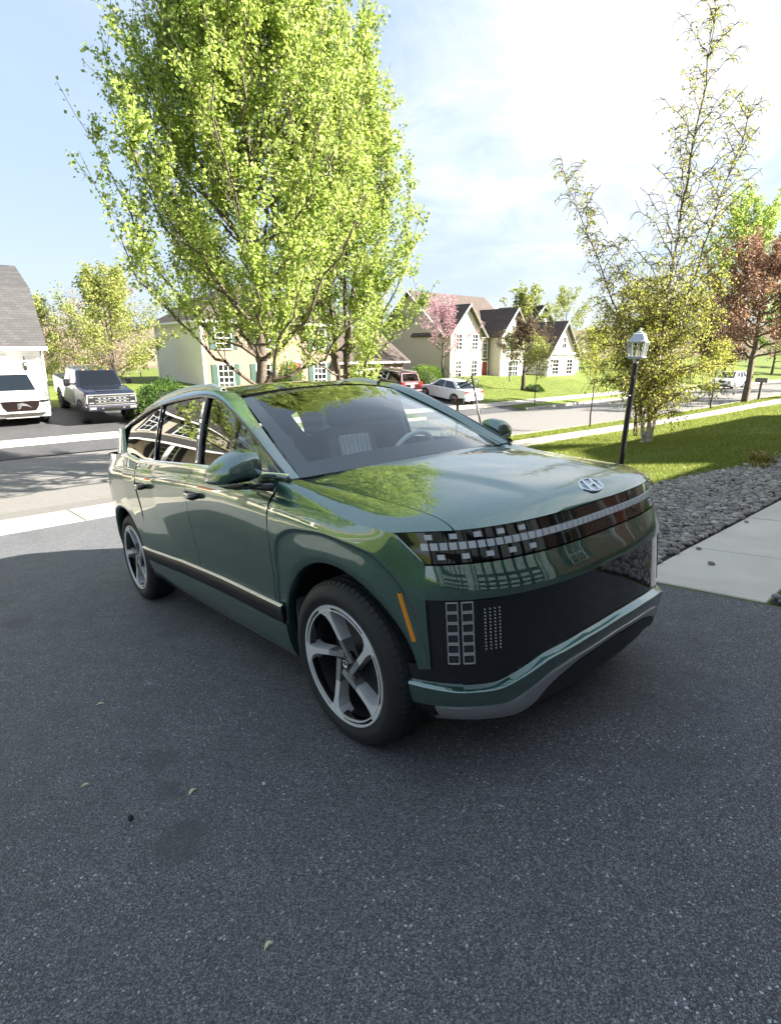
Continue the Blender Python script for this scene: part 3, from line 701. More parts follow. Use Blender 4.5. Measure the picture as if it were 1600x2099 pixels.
# fender tops and bonnet
tt = np.linspace(0, 1, 40)
HOODCUT = np.array([(-0.45, 0.775, 1.205), (-0.09, 0.768, 1.166), (0.24, 0.765, 1.133), (0.455, 0.768, 1.105), (0.53, 0.772, 1.082), (0.561, 0.776, 1.063)])
def hood_edge(t):
    k = np.array([0, 0.36, 0.68, 0.89, 0.965, 1.0]); return np.stack([ip(t, k, HOODCUT[:, i]) for i in range(3)], -1)
def crease_pt(t):
    x = lerp(-0.50, 0.372, t); z = z_crease(x); return np.stack([x, y_side(x, z), z], -1)
def fender_top(mir):
    C = crease_pt(tt); H = hood_edge(tt); H2 = H.copy(); H2[:, 1] += GAP
    v = np.linspace(0, 1, 14); P = []
    bulge = ip(tt, [0, 0.15, 0.35, 0.6, 1.0], [0.062, 0.048, 0.028, 0.018, 0.0])
    for s_ in v:
        Q = lerp(C, H2, s_); Q[:, 2] += bulge*np.sin(math.pi*s_**(0.5+0.3*tt))
        Q[:, 1] *= -1; P.append(Q)
    patch('fender_top', np.stack(P, 1), P_GREEN, hero, th=0.012, mirror=mir)
    # scuttle corner between fender top and screen pillar
both(fender_top)
def bonnet():
    ws = np.linspace(-1, 1, 81); P = []
    cen_x = lerp(-0.235, 0.735, tt)
    cz = ip(cen_x, [-0.3, -0.2, 0, 0.2, 0.4, 0.55, 0.65, 0.70, 0.72, 0.735], [1.262, 1.253, 1.236, 1.216, 1.191, 1.163, 1.137, 1.112, 1.093, 1.066])
    E_ = hood_edge(tt)
    fy = np.linspace(0, 0.776, 100)
    for w in ws:
        a = abs(w); x = lerp(cen_x, E_[:, 0], a**2.3)
        # front edge follows the lamp band outline
        xf = float(x_front(np.array([a*0.776]), np.array([1.062]))[0]); xr = lerp(-0.235, -0.45, a**2.1)
        x = xr+(xf-xr)*tt; y = a*(E_[:, 1]-GAP*1.0)
        kk = a**2.4; z = cz*(1-kk)+E_[:, 2]*kk
        fold = 0.010*np.clip((0.66-0.18*tt-a)/0.10, 0, 1)*np.sin(np.pi*np.clip(tt*1.02, 0, 1))**0.8
        P.append(np.stack([x, np.sign(w)*y, z+fold], -1))
    patch('bonnet', np.stack(P, 1), P_GREEN, hero, th=0.012)
bonnet()
# windscreen, pillars, roof
def ws_bot(w): a = np.abs(w); return np.stack([lerp(-0.255, -0.455, a**2.1), w*0.812, lerp(1.248, 1.219, a**2.0)], -1)
def ws_top(w): a = np.abs(w); return np.stack([lerp(-1.235, -1.335, a**2.0), w*0.642, lerp(1.705, 1.660, a**2.0)], -1)
def screen():
    ws = np.linspace(-1, 1, 41); v = np.linspace(0, 1, 24)
    P = []
    for s_ in v:
        Q = lerp(ws_bot(ws), ws_top(ws), s_); k_ = (1-ws**2)*0.9+0.1; Q[:, 2] += 0.045*math.sin(math.pi*s_)*k_; Q[:, 0] += 0.02*math.sin(math.pi*s_)*k_; P.append(Q)
    P = np.stack(P, 1)
    o = patch('windscreen', P, G_SCREEN, hero)
    # black ceramic border lying on the inside of the glass
    Pi = P.copy(); Pi[..., 2] -= 0.004; Pi[..., 0] -= 0.003
    F = []; nv = len(v)
    for i in range(40):
        for j in range(nv-1):
            if j < 3 or j > nv-3 or i < 2 or i > 37: F.append((i*nv+j, (i+1)*nv+j, (i+1)*nv+j+1, i*nv+j+1))
    mesh('frit_band', Pi.reshape(-1, 3), F, SATIN_BLACK, o, True)
    # wiper blade
    q = lambda w, s_, up: tuple((lerp(ws_bot(np.array(w)), ws_top(np.array(w)), s_))+np.array([0.012, 0, up]))
    MB().tube([q(-0.80, 0.0, -0.012), q(-0.35, 0.012, -0.004), q(0.0, 0.016, -0.003)], [0.008, 0.006, 0.004], 6).build('wiper', SATIN_BLACK, hero, True)
    MB().tube([q(0.0, 0.0, -0.012), q(0.4, 0.012, -0.004), q(0.72, 0.016, -0.003)], [0.008, 0.006, 0.004], 6).build('wiper', SATIN_BLACK, hero, True)
    # cowl
    b = np.stack([np.stack([ws_bot(ws)[:, 0]+dx, ws_bot(ws)[:, 1], ws_bot(ws)[:, 2]+dz], -1) for dx, dz in ((-0.06, 0.0), (0.0, -0.012), (0.06, -0.03))], 1)
    patch('cowl', b, SATIN_BLACK, hero, flip=True)
screen()
WIN_TOP = np.array([(-0.435, 0.884, 1.222), (-0.605, 0.868, 1.310), (-0.845, 0.838, 1.435), (-1.145, 0.807, 1.580), (-1.30, 0.795, 1.644), (-1.447, 0.786, 1.681), (-1.695, 0.779, 1.702), (-2.073, 0.781, 1.697), (-2.538, 0.791, 1.666), (-3.06, 0.822, 1.569), (-3.34, 0.835, 1.505), (-3.72, 0.79, 1.425)])
ROOF_E = np.array([(-0.455, 0.816, 1.221), (-0.66, 0.785, 1.321), (-0.90, 0.745, 1.450), (-1.16, 0.692, 1.580), (-1.335, 0.645, 1.662), (-1.50, 0.632, 1.712), (-1.75, 0.630, 1.745), (-2.12, 0.630, 1.756), (-2.58, 0.625, 1.735), (-3.12, 0.61, 1.668), (-3.46, 0.605, 1.622), (-3.93, 0.56, 1.515)])
def curve(C, t):
    k = np.r_[0, np.cumsum(np.linalg.norm(np.diff(WIN_TOP, axis=0), axis=1))]; k /= k[-1]
    return np.stack([ip(t, k, C[:, i]) for i in range(3)], -1)
def cant_rail(mir):
    t = np.linspace(0, 1, 90); O = curve(WIN_TOP, t); I = curve(ROOF_E, t); v = np.linspace(0, 1, 11); P = []
    O2 = O.copy(); O2[:, 2] += 0.012*np.clip(t*3, 0.2, 1)
    for s_ in v:
        Q = lerp(O2, I, s_); b = 0.020*math.sin(math.pi*s_**0.9)*np.clip(t*9, 0.15, 1)
        Q[:, 1] += b*0.9; Q[:, 2] += b*lerp(0.15, 0.75, np.clip(t*3, 0, 1)); Q[:, 1] *= -1; P.append(Q)
    patch('roof_pillar', np.stack(P, 1), P_GREEN, hero, th=0.02, mirror=mir, flip=True)
    # black seal around the glass, along the top edge
    Q = curve(WIN_TOP, np.linspace(0.0, 0.93, 70)); Q[:, 1] += 0.004; Q[:, 1] *= 1 if mir else -1
    MB().tube([tuple(q) for q in Q], 0.010, 6).build('window_seal', GLOSS_BLACK, hero, True)
both(cant_rail)
def roof():
    t = np.linspace(0.2949, 1, 70); E_ = curve(ROOF_E, t); ws = np.linspace(-1, 1, 31); P = []
    # centre line
    cx = E_[:, 0].copy(); x0 = cx[0]; cx = cx+0.10*np.clip(1-(t-0.2949)/0.18, 0, 1)
    cz = ip(cx, [-4.1, -3.6, -3.1, -2.6, -2.1, -1.7, -1.45, -1.235], [1.43, 1.64, 1.725, 1.772, 1.786, 1.772, 1.745, 1.708])
    for w in ws:
        a = abs(w)**2.2; P.append(np.stack([lerp(cx, E_[:, 0], a), w*E_[:, 1], lerp(cz, E_[:, 2], a)], -1))
    P = np.stack(P, 1)
    patch('glass_roof', P[:54], GLOSS_BLACK, hero, th=0.02); patch('spoiler', P[53:], P_GREEN, hero, th=0.02)
roof()
def rail(mir):
    t = np.linspace(0.345, 0.87, 40); E_ = curve(ROOF_E, t); O = curve(WIN_TOP, t); Q = lerp(E_, O, 0.22); up = 0.030*np.clip(np.sin(np.linspace(0.02, math.pi-0.02, 40))*3, 0.2, 1)
    sec = [(-0.020, -0.012), (-0.018, 0.010), (-0.008, 0.022), (0.010, 0.022), (0.020, 0.008), (0.022, -0.012)]
    P = np.stack([np.stack([Q[:, 0], -(Q[:, 1]-dy*1.1), Q[:, 2]+up+dz-0.004], -1) for dy, dz in sec], 1)
    patch('roof_rail', P, SATIN_SILVER, hero, th=0.004, mirror=mir)
both(rail)
def side_glass(mir):
    sy = 1 if mir else -1
    tw = np.linspace(0, 1, 400); W = curve(WIN_TOP, tw)
    def top_z(x): return np.interp(-x, -W[:, 0], W[:, 2])
    def gy(z): return 0.925-0.145/0.455*(z-1.245)
    def pane(name, xa, xb, mat, lean):
        u = np.linspace(0, 1, 26); v = np.linspace(0, 1, 16); P = []
        for s_ in v:
            base = lerp(xa, xb, u); row = []
            for xx in base:
                zb = float(z_belt(xx))
                x = xx+lean(s_); zt_ = float(top_z(x))-0.004; z = lerp(zb, max(zt_, zb+0.002), s_); y = gy(z)-0.010+0.012*math.sin(math.pi*s_)-0.036*float(np.clip((x+1.05)/0.6, 0, 1))
                row.append((x, sy*y, z))
            P.append(row)
        P = np.array(P).transpose(1, 0, 2); nu, nv = P.shape[:2]; F = gridF(nu, nv); F = F if mir else F[:, ::-1]
        return mesh(name, P.reshape(-1, 3), F.copy(), mat, hero, True)
    pane('front_window', -0.455, -1.485, G_SIDE, lambda s_: -0.035*s_)
    pane('rear_window', -1.53, -2.335, G_PRIV, lambda s_: lerp(0, -0.02, s_)*0+0.03*s_*0)
    pane('quarter_window', -2.365, -3.14, G_PRIV, lambda s_: 0.02*s_)
    def strip(name, x, w, mat):
        zb = float(z_belt(x)); zt_ = float(top_z(x-0.03)); P = []
        for s_ in np.linspace(0, 1, 12):
            z = lerp(zb-0.005, zt_, s_); y = gy(z)-0.004+0.012*math.sin(math.pi*s_); xx = x-0.035*s_
            P.append([(xx-w/2, sy*y, z), (xx+w/2, sy*y, z)])
        P = np.array(P); F = gridF(12, 2); F = F[:, ::-1] if mir else F
        thick(mesh(name, P.reshape(-1, 3), F.copy(), mat, hero, True), 0.01)
    strip('window_pillar', -1.508, 0.075, GLOSS_BLACK); strip('window_pillar', -2.35, 0.03, GLOSS_BLACK)
    # bright belt strip
    xs = np.linspace(-3.16, -0.43, 70); zb = z_belt(xs)
    P = np.stack([np.stack([xs, sy*(y_belt(xs)+dy), zb+dz], -1) for dy, dz in ((0.010, -0.012), (0.027, -0.008), (0.026, 0.000), (0.004, 0.022))], 1)
    F = gridF(70, 4); F = F[:, ::-1] if not mir else F
    mesh('belt_trim', P.reshape(-1, 3), F.copy(), CHROME, hero, True, 40)
    # pillar behind the quarter window
    u = np.linspace(0, 1, 14); P = []
    for s_ in np.linspace(0, 1, 12):
        a = np.array([lerp(-3.12, -3.30, s_)+0.0, gy(lerp(1.30, 1.50, s_))-0.002, lerp(1.296, float(top_z(-3.30))+0.02, s_)])
        b = np.array([lerp(-3.97, -3.86, s_), lerp(0.655, 0.63, s_), lerp(1.287, 1.50, s_)])
        Q = np.stack([lerp(a[i], b[i], u) for i in range(3)], -1); Q[:, 1] += 0.085*np.sin(math.pi*u**0.85)*(1-0.25*s_); Q[:, 0] -= 0.03*np.sin(math.pi*u); P.append(Q)
    P = np.array(P); P[..., 1] *= sy; F = gridF(12, 14); F = F if not mir else F[:, ::-1]
    thick(mesh('rear_pillar', P.reshape(-1, 3), F.copy(), P_GREEN, hero, True), 0.01)
both(side_glass)
def tail_lamp(mir):
    P = []
    for z in np.linspace(0.70, 1.20, 12):
        xt = float(x_tail(z)); w = float(y_side(np.array(-3.74), np.array(z))); r0 = 0.54/(-3.20-xt); rr = np.linspace(0.86, 0.985, 8)
        P.append(np.stack([-3.20+(xt+3.20)*rr-0.006, -w*((1-rr**2.7)/(1-r0**2.7))**(1/2.7)-0.006, np.full_like(rr, z)], -1))
    patch('tail_lamp', np.array(P), RED_LENS, hero, th=0.01, mirror=mir)
both(tail_lamp)
def rear_glass():
    P = []
    for s_ in np.linspace(0, 1, 10):
        w = np.linspace(-1, 1, 15); P.append(np.stack([lerp(-3.97, -3.90, s_)-lerp(0.14, 0.06, s_)*(1-np.abs(w)**2.5), w*lerp(0.70, 0.64, s_), lerp(1.287, 1.512, s_)+0*w], -1))
    patch('rear_screen', np.array(P), G_PRIV, hero, flip=True)
rear_glass()
# mirrors
def mirror_(mir):
    sy = 1 if mir else -1
    # housing: rounded wedge, nose forward; section outlines in (x,z) swept across y
    secs = []; n = 28
    for y, zl, zh, xf, xb in ((0.944, 1.275, 1.315, -0.63, -0.70), (0.952, 1.235, 1.365, -0.585, -0.745), (0.972, 1.220, 1.382, -0.572, -0.765), (1.01, 1.214, 1.388, -0.566, -0.775), (1.06, 1.213, 1.378, -0.572, -0.785), (1.11, 1.214, 1.352, -0.590, -0.795), (1.150, 1.217, 1.318, -0.625, -0.802), (1.168, 1.222, 1.296, -0.670, -0.806), (1.174, 1.230, 1.284, -0.72, -0.800)):
        ring = []; cx, cz, sx, sz = (xf+xb)/2, (zl+zh)/2, (xf-xb)/2, (zh-zl)/2
        for j in range(n):
            a = 2*math.pi*j/n; c, s_ = math.cos(a), math.sin(a); e = 2/3.6
            X = math.copysign(abs(c)**e, c); Z = math.copysign(abs(s_)**e, s_)
            ring.append((cx+sx*X, sy*y, cz+sz*Z*(1-0.22*max(0, X))))
        secs.append(ring)
    V = np.array(secs); k = len(secs); F = []
    for i in range(k-1):
        for j in range(n):
            q = (i*n+j, i*n+(j+1) % n, (i+1)*n+(j+1) % n, (i+1)*n+j); F.append(q if not mir else q[::-1])
    F += [tuple(range(n)) if mir else tuple(range(n))[::-1], tuple((k-1)*n+j for j in range(n)) if not mir else tuple((k-1)*n+j for j in range(n))[::-1]]
    h = mesh('door_mirror', V.reshape(-1, 3), F, P_GREEN, hero, True)
    # black lower tray and stalk
    MB().add([(x, sy*y, z) for x, y, z in ((-0.78, 0.97, 1.200), (-0.55, 0.97, 1.205), (-0.58, 1.12, 1.205), (-0.78, 1.12, 1.202), (-0.76, 0.985, 1.176), (-0.60, 0.985, 1.18), (-0.64, 1.08, 1.186), (-0.76, 1.08, 1.184))],
             [(0, 3, 2, 1), (4, 5, 6, 7), (0, 1, 5, 4), (1, 2, 6, 5), (2, 3, 7, 6), (3, 0, 4, 7)]).build('mirror_tray', SATIN_BLACK, h, bevel=0.008)
    MB().add([(x, sy*y, z) for x, y, z in ((-0.76, 0.925, 1.165), (-0.52, 0.93, 1.160), (-0.60, 1.03, 1.185), (-0.73, 1.03, 1.187), (-0.76, 0.925, 1.215), (-0.52, 0.925, 1.205), (-0.60, 1.03, 1.21), (-0.73, 1.03, 1.21))],
             [(0, 3, 2, 1), (4, 5, 6, 7), (0, 1, 5, 4), (1, 2, 6, 5), (2, 3, 7, 6), (3, 0, 4, 7)]).build('mirror_stalk', GLOSS_BLACK, h, bevel=0.008)
    MB().b2(-0.806, -0.792, *sorted((sy*0.985, sy*1.145)), 1.228, 1.315).build('mirror_glass', CHROME, h, bevel=0.01)
both(mirror_)
def handle(x, mir, dr):
    sy = 1 if mir else -1; z = 1.075; y = float(y_side(np.array(x), np.array(z)))
    MB().tube([(x+0.085, sy*(y+0.000), z+0.004), (x+0.078, sy*(y+0.026), z+0.002), (x+0.04, sy*(y+0.032), z), (x-0.055, sy*(y+0.028), z)], [0.018, 0.023, 0.024, 0.018], 10).build('door_handle', GLOSS_BLACK, dr, True)
    MB().tube([(x-0.05, sy*(y+0.018), z+0.012), (x-0.14, sy*(y+0.006), z+0.020)], [0.007, 0.004], 6).build('handle_blade', SATIN_BLACK, dr, True)
for mir in (False, True):
    handle(-1.52, mir, doors[('f', mir)]); handle(-2.53, mir, doors[('r', mir)])
# amber side markers
def marker(mir):
    sy = 1 if mir else -1; P = []
    for s_ in np.linspace(0, 1, 10):
        xa, xb = lerp(0.374, 0.420, s_), lerp(0.393, 0.437, s_); z = lerp(0.815, 0.616, s_)
        row = []
        for u, o in ((0, -0.012), (0.12, -0.006), (0.5, -0.004), (0.88, -0.006), (1, -0.012)):
            x = lerp(xa, xb, u); row.append((x, sy*(float(y_side(np.array(x), np.array(z)))+o), z))
        P.append(row)
    P = np.array(P); F = gridF(10, 5); F = F if mir else F[:, ::-1]
    mesh('side_marker', P.reshape(-1, 3), F.copy(), AMBER, hero, True)
both(marker)
# emblem: flat oval ring with a slanted H
def emblem():
    c = Vector((0.682, 0.0, 1.124)); T = Vector((0, 1, 0)); U = Vector((-0.055, 0, 0.033)).normalized(); Nn = T.cross(U).normalized()
    if Nn.z < 0: Nn = -Nn
    b = MB(); a, d = 0.083, 0.047; n = 40; V = []
    for r, k in ((1.0, -0.002), (0.97, 0.005), (0.88, 0.005), (0.84, -0.002)):
        for j in range(n): an = 2*math.pi*j/n; V.append(c+T*(a*r*math.cos(an))+U*(d*r*math.sin(an))+Nn*k)
    b.add(V, [(i*n+j, i*n+(j+1) % n, (i+1)*n+(j+1) % n, (i+1)*n+j) for i in range(3) for j in range(n)])
    def poly(pts):
        m = len(pts); V = [c+T*x+U*y+Nn*-0.004 for x, y in pts]+[c+T*x+U*y+Nn*0.006 for x, y in pts]
        b.add(V, [tuple(range(m))[::-1], tuple(range(m, 2*m))]+[(i, (i+1) % m, m+(i+1) % m, m+i) for i in range(m)])
    poly([(-0.048, -0.034), (-0.030, -0.040), (-0.012, 0.042), (-0.026, 0.042)])
    poly([(0.012, -0.042), (0.026, -0.042), (0.048, 0.034), (0.030, 0.040)])
    poly([(-0.030, -0.010), (0.020, 0.000), (0.030, 0.012), (-0.020, 0.002)])
    b.build('emblem', CHROME, hero, True, 35)
    MB().add([c+T*(x)+U*y+Nn*-0.0005 for x, y in [(0.080*math.cos(2*math.pi*j/n), 0.045*math.sin(2*math.pi*j/n)) for j in range(n)]], [tuple(range(n))]).build('emblem_backing', SATIN_SILVER, hero)
emblem()
# wheels
def wheel(name, x, mir, steer=0.0):
    sy = 1 if mir else -1
    w = bpy.data.objects.new(name, None); COL.objects.link(w); w.parent = hero; w.location = (x, sy*0.985, WR); w.empty_display_size = 0.1
    w.rotation_euler = (0, 0, steer+(math.pi if mir else 0))
    # local frame: outer face towards -y
    Mx = Matrix(((1, 0, 0, 0), (0, 0, 1, 0), (0, 1, 0, 0), (0, 0, 0, 1)))   # lathe z -> y
    prof = [(0.275, 0.262), (0.285, 0.250), (0.325, 0.262), (0.368, 0.252), (0.388, 0.226), (0.3935, 0.19), (0.395, 0.168), (0.388, 0.166), (0.388, 0.158), (0.395, 0.156), (0.396, 0.128), (0.389, 0.126), (0.389, 0.116), (0.396, 0.114), (0.395, 0.084), (0.388, 0.082), (0.388, 0.074), (0.394, 0.072), (0.3915, 0.056), (0.384, 0.034), (0.370, 0.014), (0.345, 0.003), (0.33, -0.001), (0.318, 0.000), (0.312, 0.003), (0.292, 0.006), (0.284, 0.014), (0.278, 0.03)]
    b = MB(); b.lathe([(r, z) for r, z in prof], 96, M=Mx); b.f = b.f[:-2]
    tyre = b.build('tyre', RUBBER, w, True, 50)
    # shoulder tread blocks
    tb = MB()
    for j in range(72):
        a = 2*math.pi*j/72; ca, sa = math.cos(a), math.sin(a)
        for (r0, r1, y0, y1, wd) in ((0.3895, 0.3965, 0.030, 0.070, 0.0135),):
            V = []
            for r, yv in ((r0-0.013, y0-0.008), (r0+0.003, y0+0.012), (r1, y1), (r0-0.02, y1)):
                for s_ in (-1, 1):
                    V.append((r*ca-s_*wd*sa, yv, r*sa+s_*wd*ca))
            tb.add(V, [(0, 1, 3, 2), (2, 3, 5, 4), (0, 2, 4, 6), (1, 7, 5, 3)])
    tb.build('tread_blocks', RUBBER, tyre)
    b = MB(); b.lathe([(0.284, 0.018), (0.276, 0.03), (0.262, 0.06), (0.255, 0.20), (0.20, 0.215), (0.02, 0.215)], 64, M=Mx); b.f = b.f[:-2]
    b.build('rim_barrel', SATIN_BLACK, w, True, 40)
    Mr = Matrix(((1, 0, 0, 0), (0, 0, 1, 0), (0, 1, 0, 0), (0, 0, 0, 1)))
    b = MB(); b.lathe([(0.288, 0.020), (0.289, 0.008), (0.286, 0.003), (0.278, 0.004), (0.276, 0.012)], 96, M=Mx); b.f = b.f[:-2]
    ring = b.build('rim_ring', MACHINED, w, True, 40)
    b = MB(); b.lathe([(0.276, 0.010), (0.268, 0.018), (0.260, 0.012), (0.256, 0.014), (0.254, 0.045)], 96, M=Mx); b.f = b.f[:-2]
    b.build('rim_inner_ring', GLOSS_BLACK, w, True, 40)
    b = MB(); b.lathe([(0.266, 0.008), (0.265, 0.005), (0.260, 0.005), (0.259, 0.012)], 96, M=Mx); b.f = b.f[:-2]
    b.build('rim_inner_ring', MACHINED, w, True, 40)
    # spokes: five bars set off the centre like a pinwheel, wide at the rim
    def extr(poly, y0, y1, ang, name, mat, par):
        ca, sa = math.cos(ang), math.sin(ang); bb = MB(); m = len(poly)
        V = [(px*ca-pz*sa, y0(px, pz), px*sa+pz*ca) for px, pz in poly]+[(px*ca-pz*sa, y1, px*sa+pz*ca) for px, pz in poly]
        bb.add(V, [tuple(range(m))[::-1], tuple(range(m, 2*m))]+[(i, (i+1) % m, m+(i+1) % m, m+i) for i in range(m)])
        return bb.build(name, mat, par)
    fy = lambda px, pz: 0.006+0.030*max(0.0, 1-math.hypot(px, pz)/0.262)
    for k in range(5):
        a = R(72*k+112)
        # local x along the spoke
        bar = [(0.112, -0.050), (0.112, -0.022), (0.205, -0.013), (0.238, 0.002), (0.254, 0.026), (0.262, 0.042), (0.273, 0.044), (0.279, 0.020), (0.280, -0.020), (0.272, -0.060), (0.263, -0.062), (0.247, -0.046), (0.205, -0.042)]
        extr(bar, fy, 0.075, a, 'spoke', MACHINED, w)
        inner = [(0.000, -0.062), (0.000, -0.034), (0.110, -0.022), (0.110, -0.050)]
        extr(inner, lambda px, pz: fy(px, pz)-0.002, 0.075, a, 'spoke_inlay', SATIN_SILVER, w)
    b = MB(); b.lathe([(0.078, 0.05), (0.076, 0.036), (0.060, 0.033), (0.030, 0.033), (0.028, 0.031), (0.0005, 0.031)], 40, M=Mx); b.build('hub_cap', GLOSS_BLACK, w, True, 40)
    b = MB()
    for s_ in (-1, 1): b.tube([(0.013*s_+0.004*math.cos(q), 0.0295, 0.014*math.sin(q)) for q in np.linspace(0, 6.28, 9)], 0.0016, 5)
    b.lathe([(0.0185, 0.0295), (0.0185, 0.028), (0.0165, 0.028), (0.0165, 0.0295)], 30, M=Mx); b.build('hub_emblem', CHROME, w, True)
    b = MB(); b.lathe([(0.19, 0.14), (0.19, 0.12), (0.06, 0.115), (0.02, 0.115)], 48, M=Mx); b.build('brake_disc', plain('brake_iron', (0.06, 0.06, 0.06), 0.5, 0.6), w, True, 40)
    return w
wheel('front_wheel', 0.0, False, R(1.5)); wheel('front_wheel', 0.0, True, R(1.5)); wheel('rear_wheel', WB, False); wheel('rear_wheel', WB, True)
# wheel wells, floor, interior
def well(cx, r, mir):
    sy = 1 if mir else -1; P = []
    for a in np.linspace(R(3), R(190), 34):
        rr = (float(ARC_F(a)) if cx > -1 else r)+0.010; x = cx+rr*math.cos(a); z = WR+rr*math.sin(a); yo = float(y_side(np.array(x), np.array(z)))-0.030
        P.append([(x, sy*yo, z), (x, sy*0.70, z), (x, sy*0.62, z), (cx+0.2*math.cos(a), sy*0.60, WR+0.2*math.sin(a))])
    P = np.array(P); F = gridF(34, 4); mesh('wheel_liner', P.reshape(-1, 3), F.copy(), SATIN_BLACK, hero, True)
for cx, r in ((0.0, 0.505), (WB, ARC_R)):
    both(lambda m: well(cx, r, m))
def interior():
    fl = MB()
    fl.b2(-4.0, 0.60, -0.60, 0.60, 0.20, 0.24); fl.b2(-2.62, -0.52, -0.83, 0.83, 0.205, 0.245)
    fl.build('underbody', SATIN_BLACK, hero)
    MB().b2(-0.50, -0.48, -0.90, 0.90, 0.25, 1.10).build('bulkhead', INT_DARK, hero)
    d = MB(); d.prism([(-0.32, 1.17), (-0.78, 1.14), (-0.90, 1.07), (-0.88, 0.75), (-0.5, 0.6), (-0.3, 0.9)], -0.76, 0.76, Matrix(((1, 0, 0, 0), (0, 0, 1, 0), (0, 1, 0, 0), (0, 0, 0, 1))))
    d.build('dashboard', INT_DARK, hero, bevel=0.02)
    for sy in (-1, 1):
        MB().b2(-2.65, -0.55, *sorted((sy*0.86, sy*0.90)), 0.25, 1.20).build('door_lining', INT_DARK, hero)
        s_ = empty('front_seat'); s_.parent = hero; s_.location = (-1.24, sy*0.38, 0.63)
        MB().box((0.0, 0, 0.06), (0.52, 0.52, 0.18)).build('seat_cushion', INT_GREY, s_, bevel=0.06)
        Mb = Matrix.Translation((-0.27, 0, 0.10)) @ Matrix.Rotation(R(-14), 4, 'Y')
        MB().box((0, 0, 0.36), (0.15, 0.50, 0.66), M=Mb).build('seat_back', INT_DARK, s_, bevel=0.06)
        MB().box((0.072, 0, 0.34), (0.05, 0.30, 0.54), M=Mb).build('seat_panel', INT_GREY, s_, bevel=0.02)
        r_ = MB()
        for q in range(6): r_.box((0.10, -0.11+q*0.044, 0.36), (0.02, 0.030, 0.46), M=Mb)
        r_.build('seat_ribs', INT_GREY, s_, bevel=0.008)
        MB().box((0.0, 0, 0.80), (0.12, 0.30, 0.20), M=Mb).build('headrest', INT_DARK, s_, bevel=0.05)
    MB().b2(-2.95, -2.80, -0.70, 0.70, 0.55, 1.22).build('rear_seat_back', INT_DARK, hero, bevel=0.05)
    for y in (-0.42, 0, 0.42): MB().box((-2.86, y, 1.32), (0.10, 0.26, 0.18)).build('rear_headrest', INT_DARK, hero, bevel=0.04)
    # steering wheel, driver sits on the left
    Ms = Matrix.Translation((-0.92, 0.40, 1.185)) @ Matrix.Rotation(R(-65), 4, 'Y')
    sw = MB(); n = 30
    pts = [Ms @ Vector((0.175*math.cos(2*math.pi*k/n), 0.19*math.sin(2*math.pi*k/n), 0)) for k in range(n+1)]
    sw.tube(pts, 0.017, 8, False); sw.box((0, 0, 0), (0.12, 0.15, 0.03), M=Ms); sw.box((0, 0, 0), (0.03, 0.36, 0.02), M=Ms); sw.box((-0.09, 0, 0), (0.17, 0.04, 0.02), M=Ms)
    sw.build('steering_wheel', INT_GREY, hero, True, 40)
    MB().box((-0.97, 0, 1.575), (0.03, 0.26, 0.07)).build('rear_view_mirror', SATIN_BLACK, hero, bevel=0.012)
    MB().b2(-3.5, -1.5, -0.60, 0.60, 1.655, 1.665).build('headliner', INT_GREY, hero)
interior()
# ------------------------------------------------------------------ trees and shrubs
def bark(name, c1, c2, sc=12.0):
    t = NT(name); n = t.noise(sc, 6, 0.7, t.geo(), 0.8); c = t.ramp(n.outputs['Fac'], [(0.35, c1), (0.65, c2)])
    MATS[name] = t.bsdf(c, 0.9, normal=t.bump(n.outputs['Fac'], 0.6, 0.02), spec=0.2); return MATS[name]
BARK = bark('grey_brown_bark', (0.055, 0.045, 0.036), (0.16, 0.13, 0.10)); BARK_D = bark('dark_bark', (0.03, 0.024, 0.02), (0.09, 0.07, 0.055))
def birch_bark():
    t = NT('birch_bark'); P = t.geo(); mp = t.N('ShaderNodeMapping'); mp.inputs['Scale'].default_value = (2.5, 2.5, 16); t.L(P, mp.inputs[0])
    n = t.noise(2.2, 5, 0.65, mp.outputs[0]); c = t.ramp(n.outputs['Fac'], [(0.36, (0.05, 0.035, 0.028)), (0.44, (0.42, 0.36, 0.30)), (0.6, (0.66, 0.62, 0.56))])
    MATS['birch_bark'] = t.bsdf(c, 0.75, normal=t.bump(n.outputs['Fac'], 0.3, 0.01)); return MATS['birch_bark']
BIRCH = birch_bark(); BIRCH_TWIG = bark('birch_twig', (0.07, 0.05, 0.035), (0.15, 0.11, 0.07))
LEAF_MAPLE = blade_mat('maple_leaf', [(0.0, (0.17, 0.25, 0.055)), (0.3, (0.29, 0.39, 0.075)), (0.7, (0.41, 0.51, 0.11)), (1.0, (0.57, 0.62, 0.24))], 0.5)
LEAF_BIRCH = blade_mat('birch_leaf', [(0.0, (0.24, 0.27, 0.04)), (0.5, (0.38, 0.41, 0.06)), (1.0, (0.52, 0.52, 0.13))], 0.5)
LEAF_PALE = blade_mat('pale_leaf', [(0.0, (0.17, 0.21, 0.045)), (0.5, (0.27, 0.31, 0.07)), (1.0, (0.38, 0.38, 0.13))], 0.4)
LEAF_RED = blade_mat('copper_leaf', [(0.0, (0.14, 0.075, 0.05)), (0.5, (0.29, 0.165, 0.11)), (1.0, (0.42, 0.27, 0.17))], 0.35)
LEAF_PINK = blade_mat('pink_blossom', [(0.0, (0.40, 0.20, 0.24)), (0.6, (0.55, 0.32, 0.36)), (1.0, (0.66, 0.46, 0.48))], 0.3)
LEAF_BRN = blade_mat('bronze_leaf', [(0.0, (0.05, 0.035, 0.022)), (0.5, (0.12, 0.085, 0.05)), (1.0, (0.23, 0.17, 0.09))], 0.3)
LEAF_DARK = blade_mat('evergreen_leaf', [(0.0, (0.018, 0.045, 0.010)), (0.5, (0.045, 0.10, 0.016)), (1.0, (0.10, 0.18, 0.03))], 0.2)
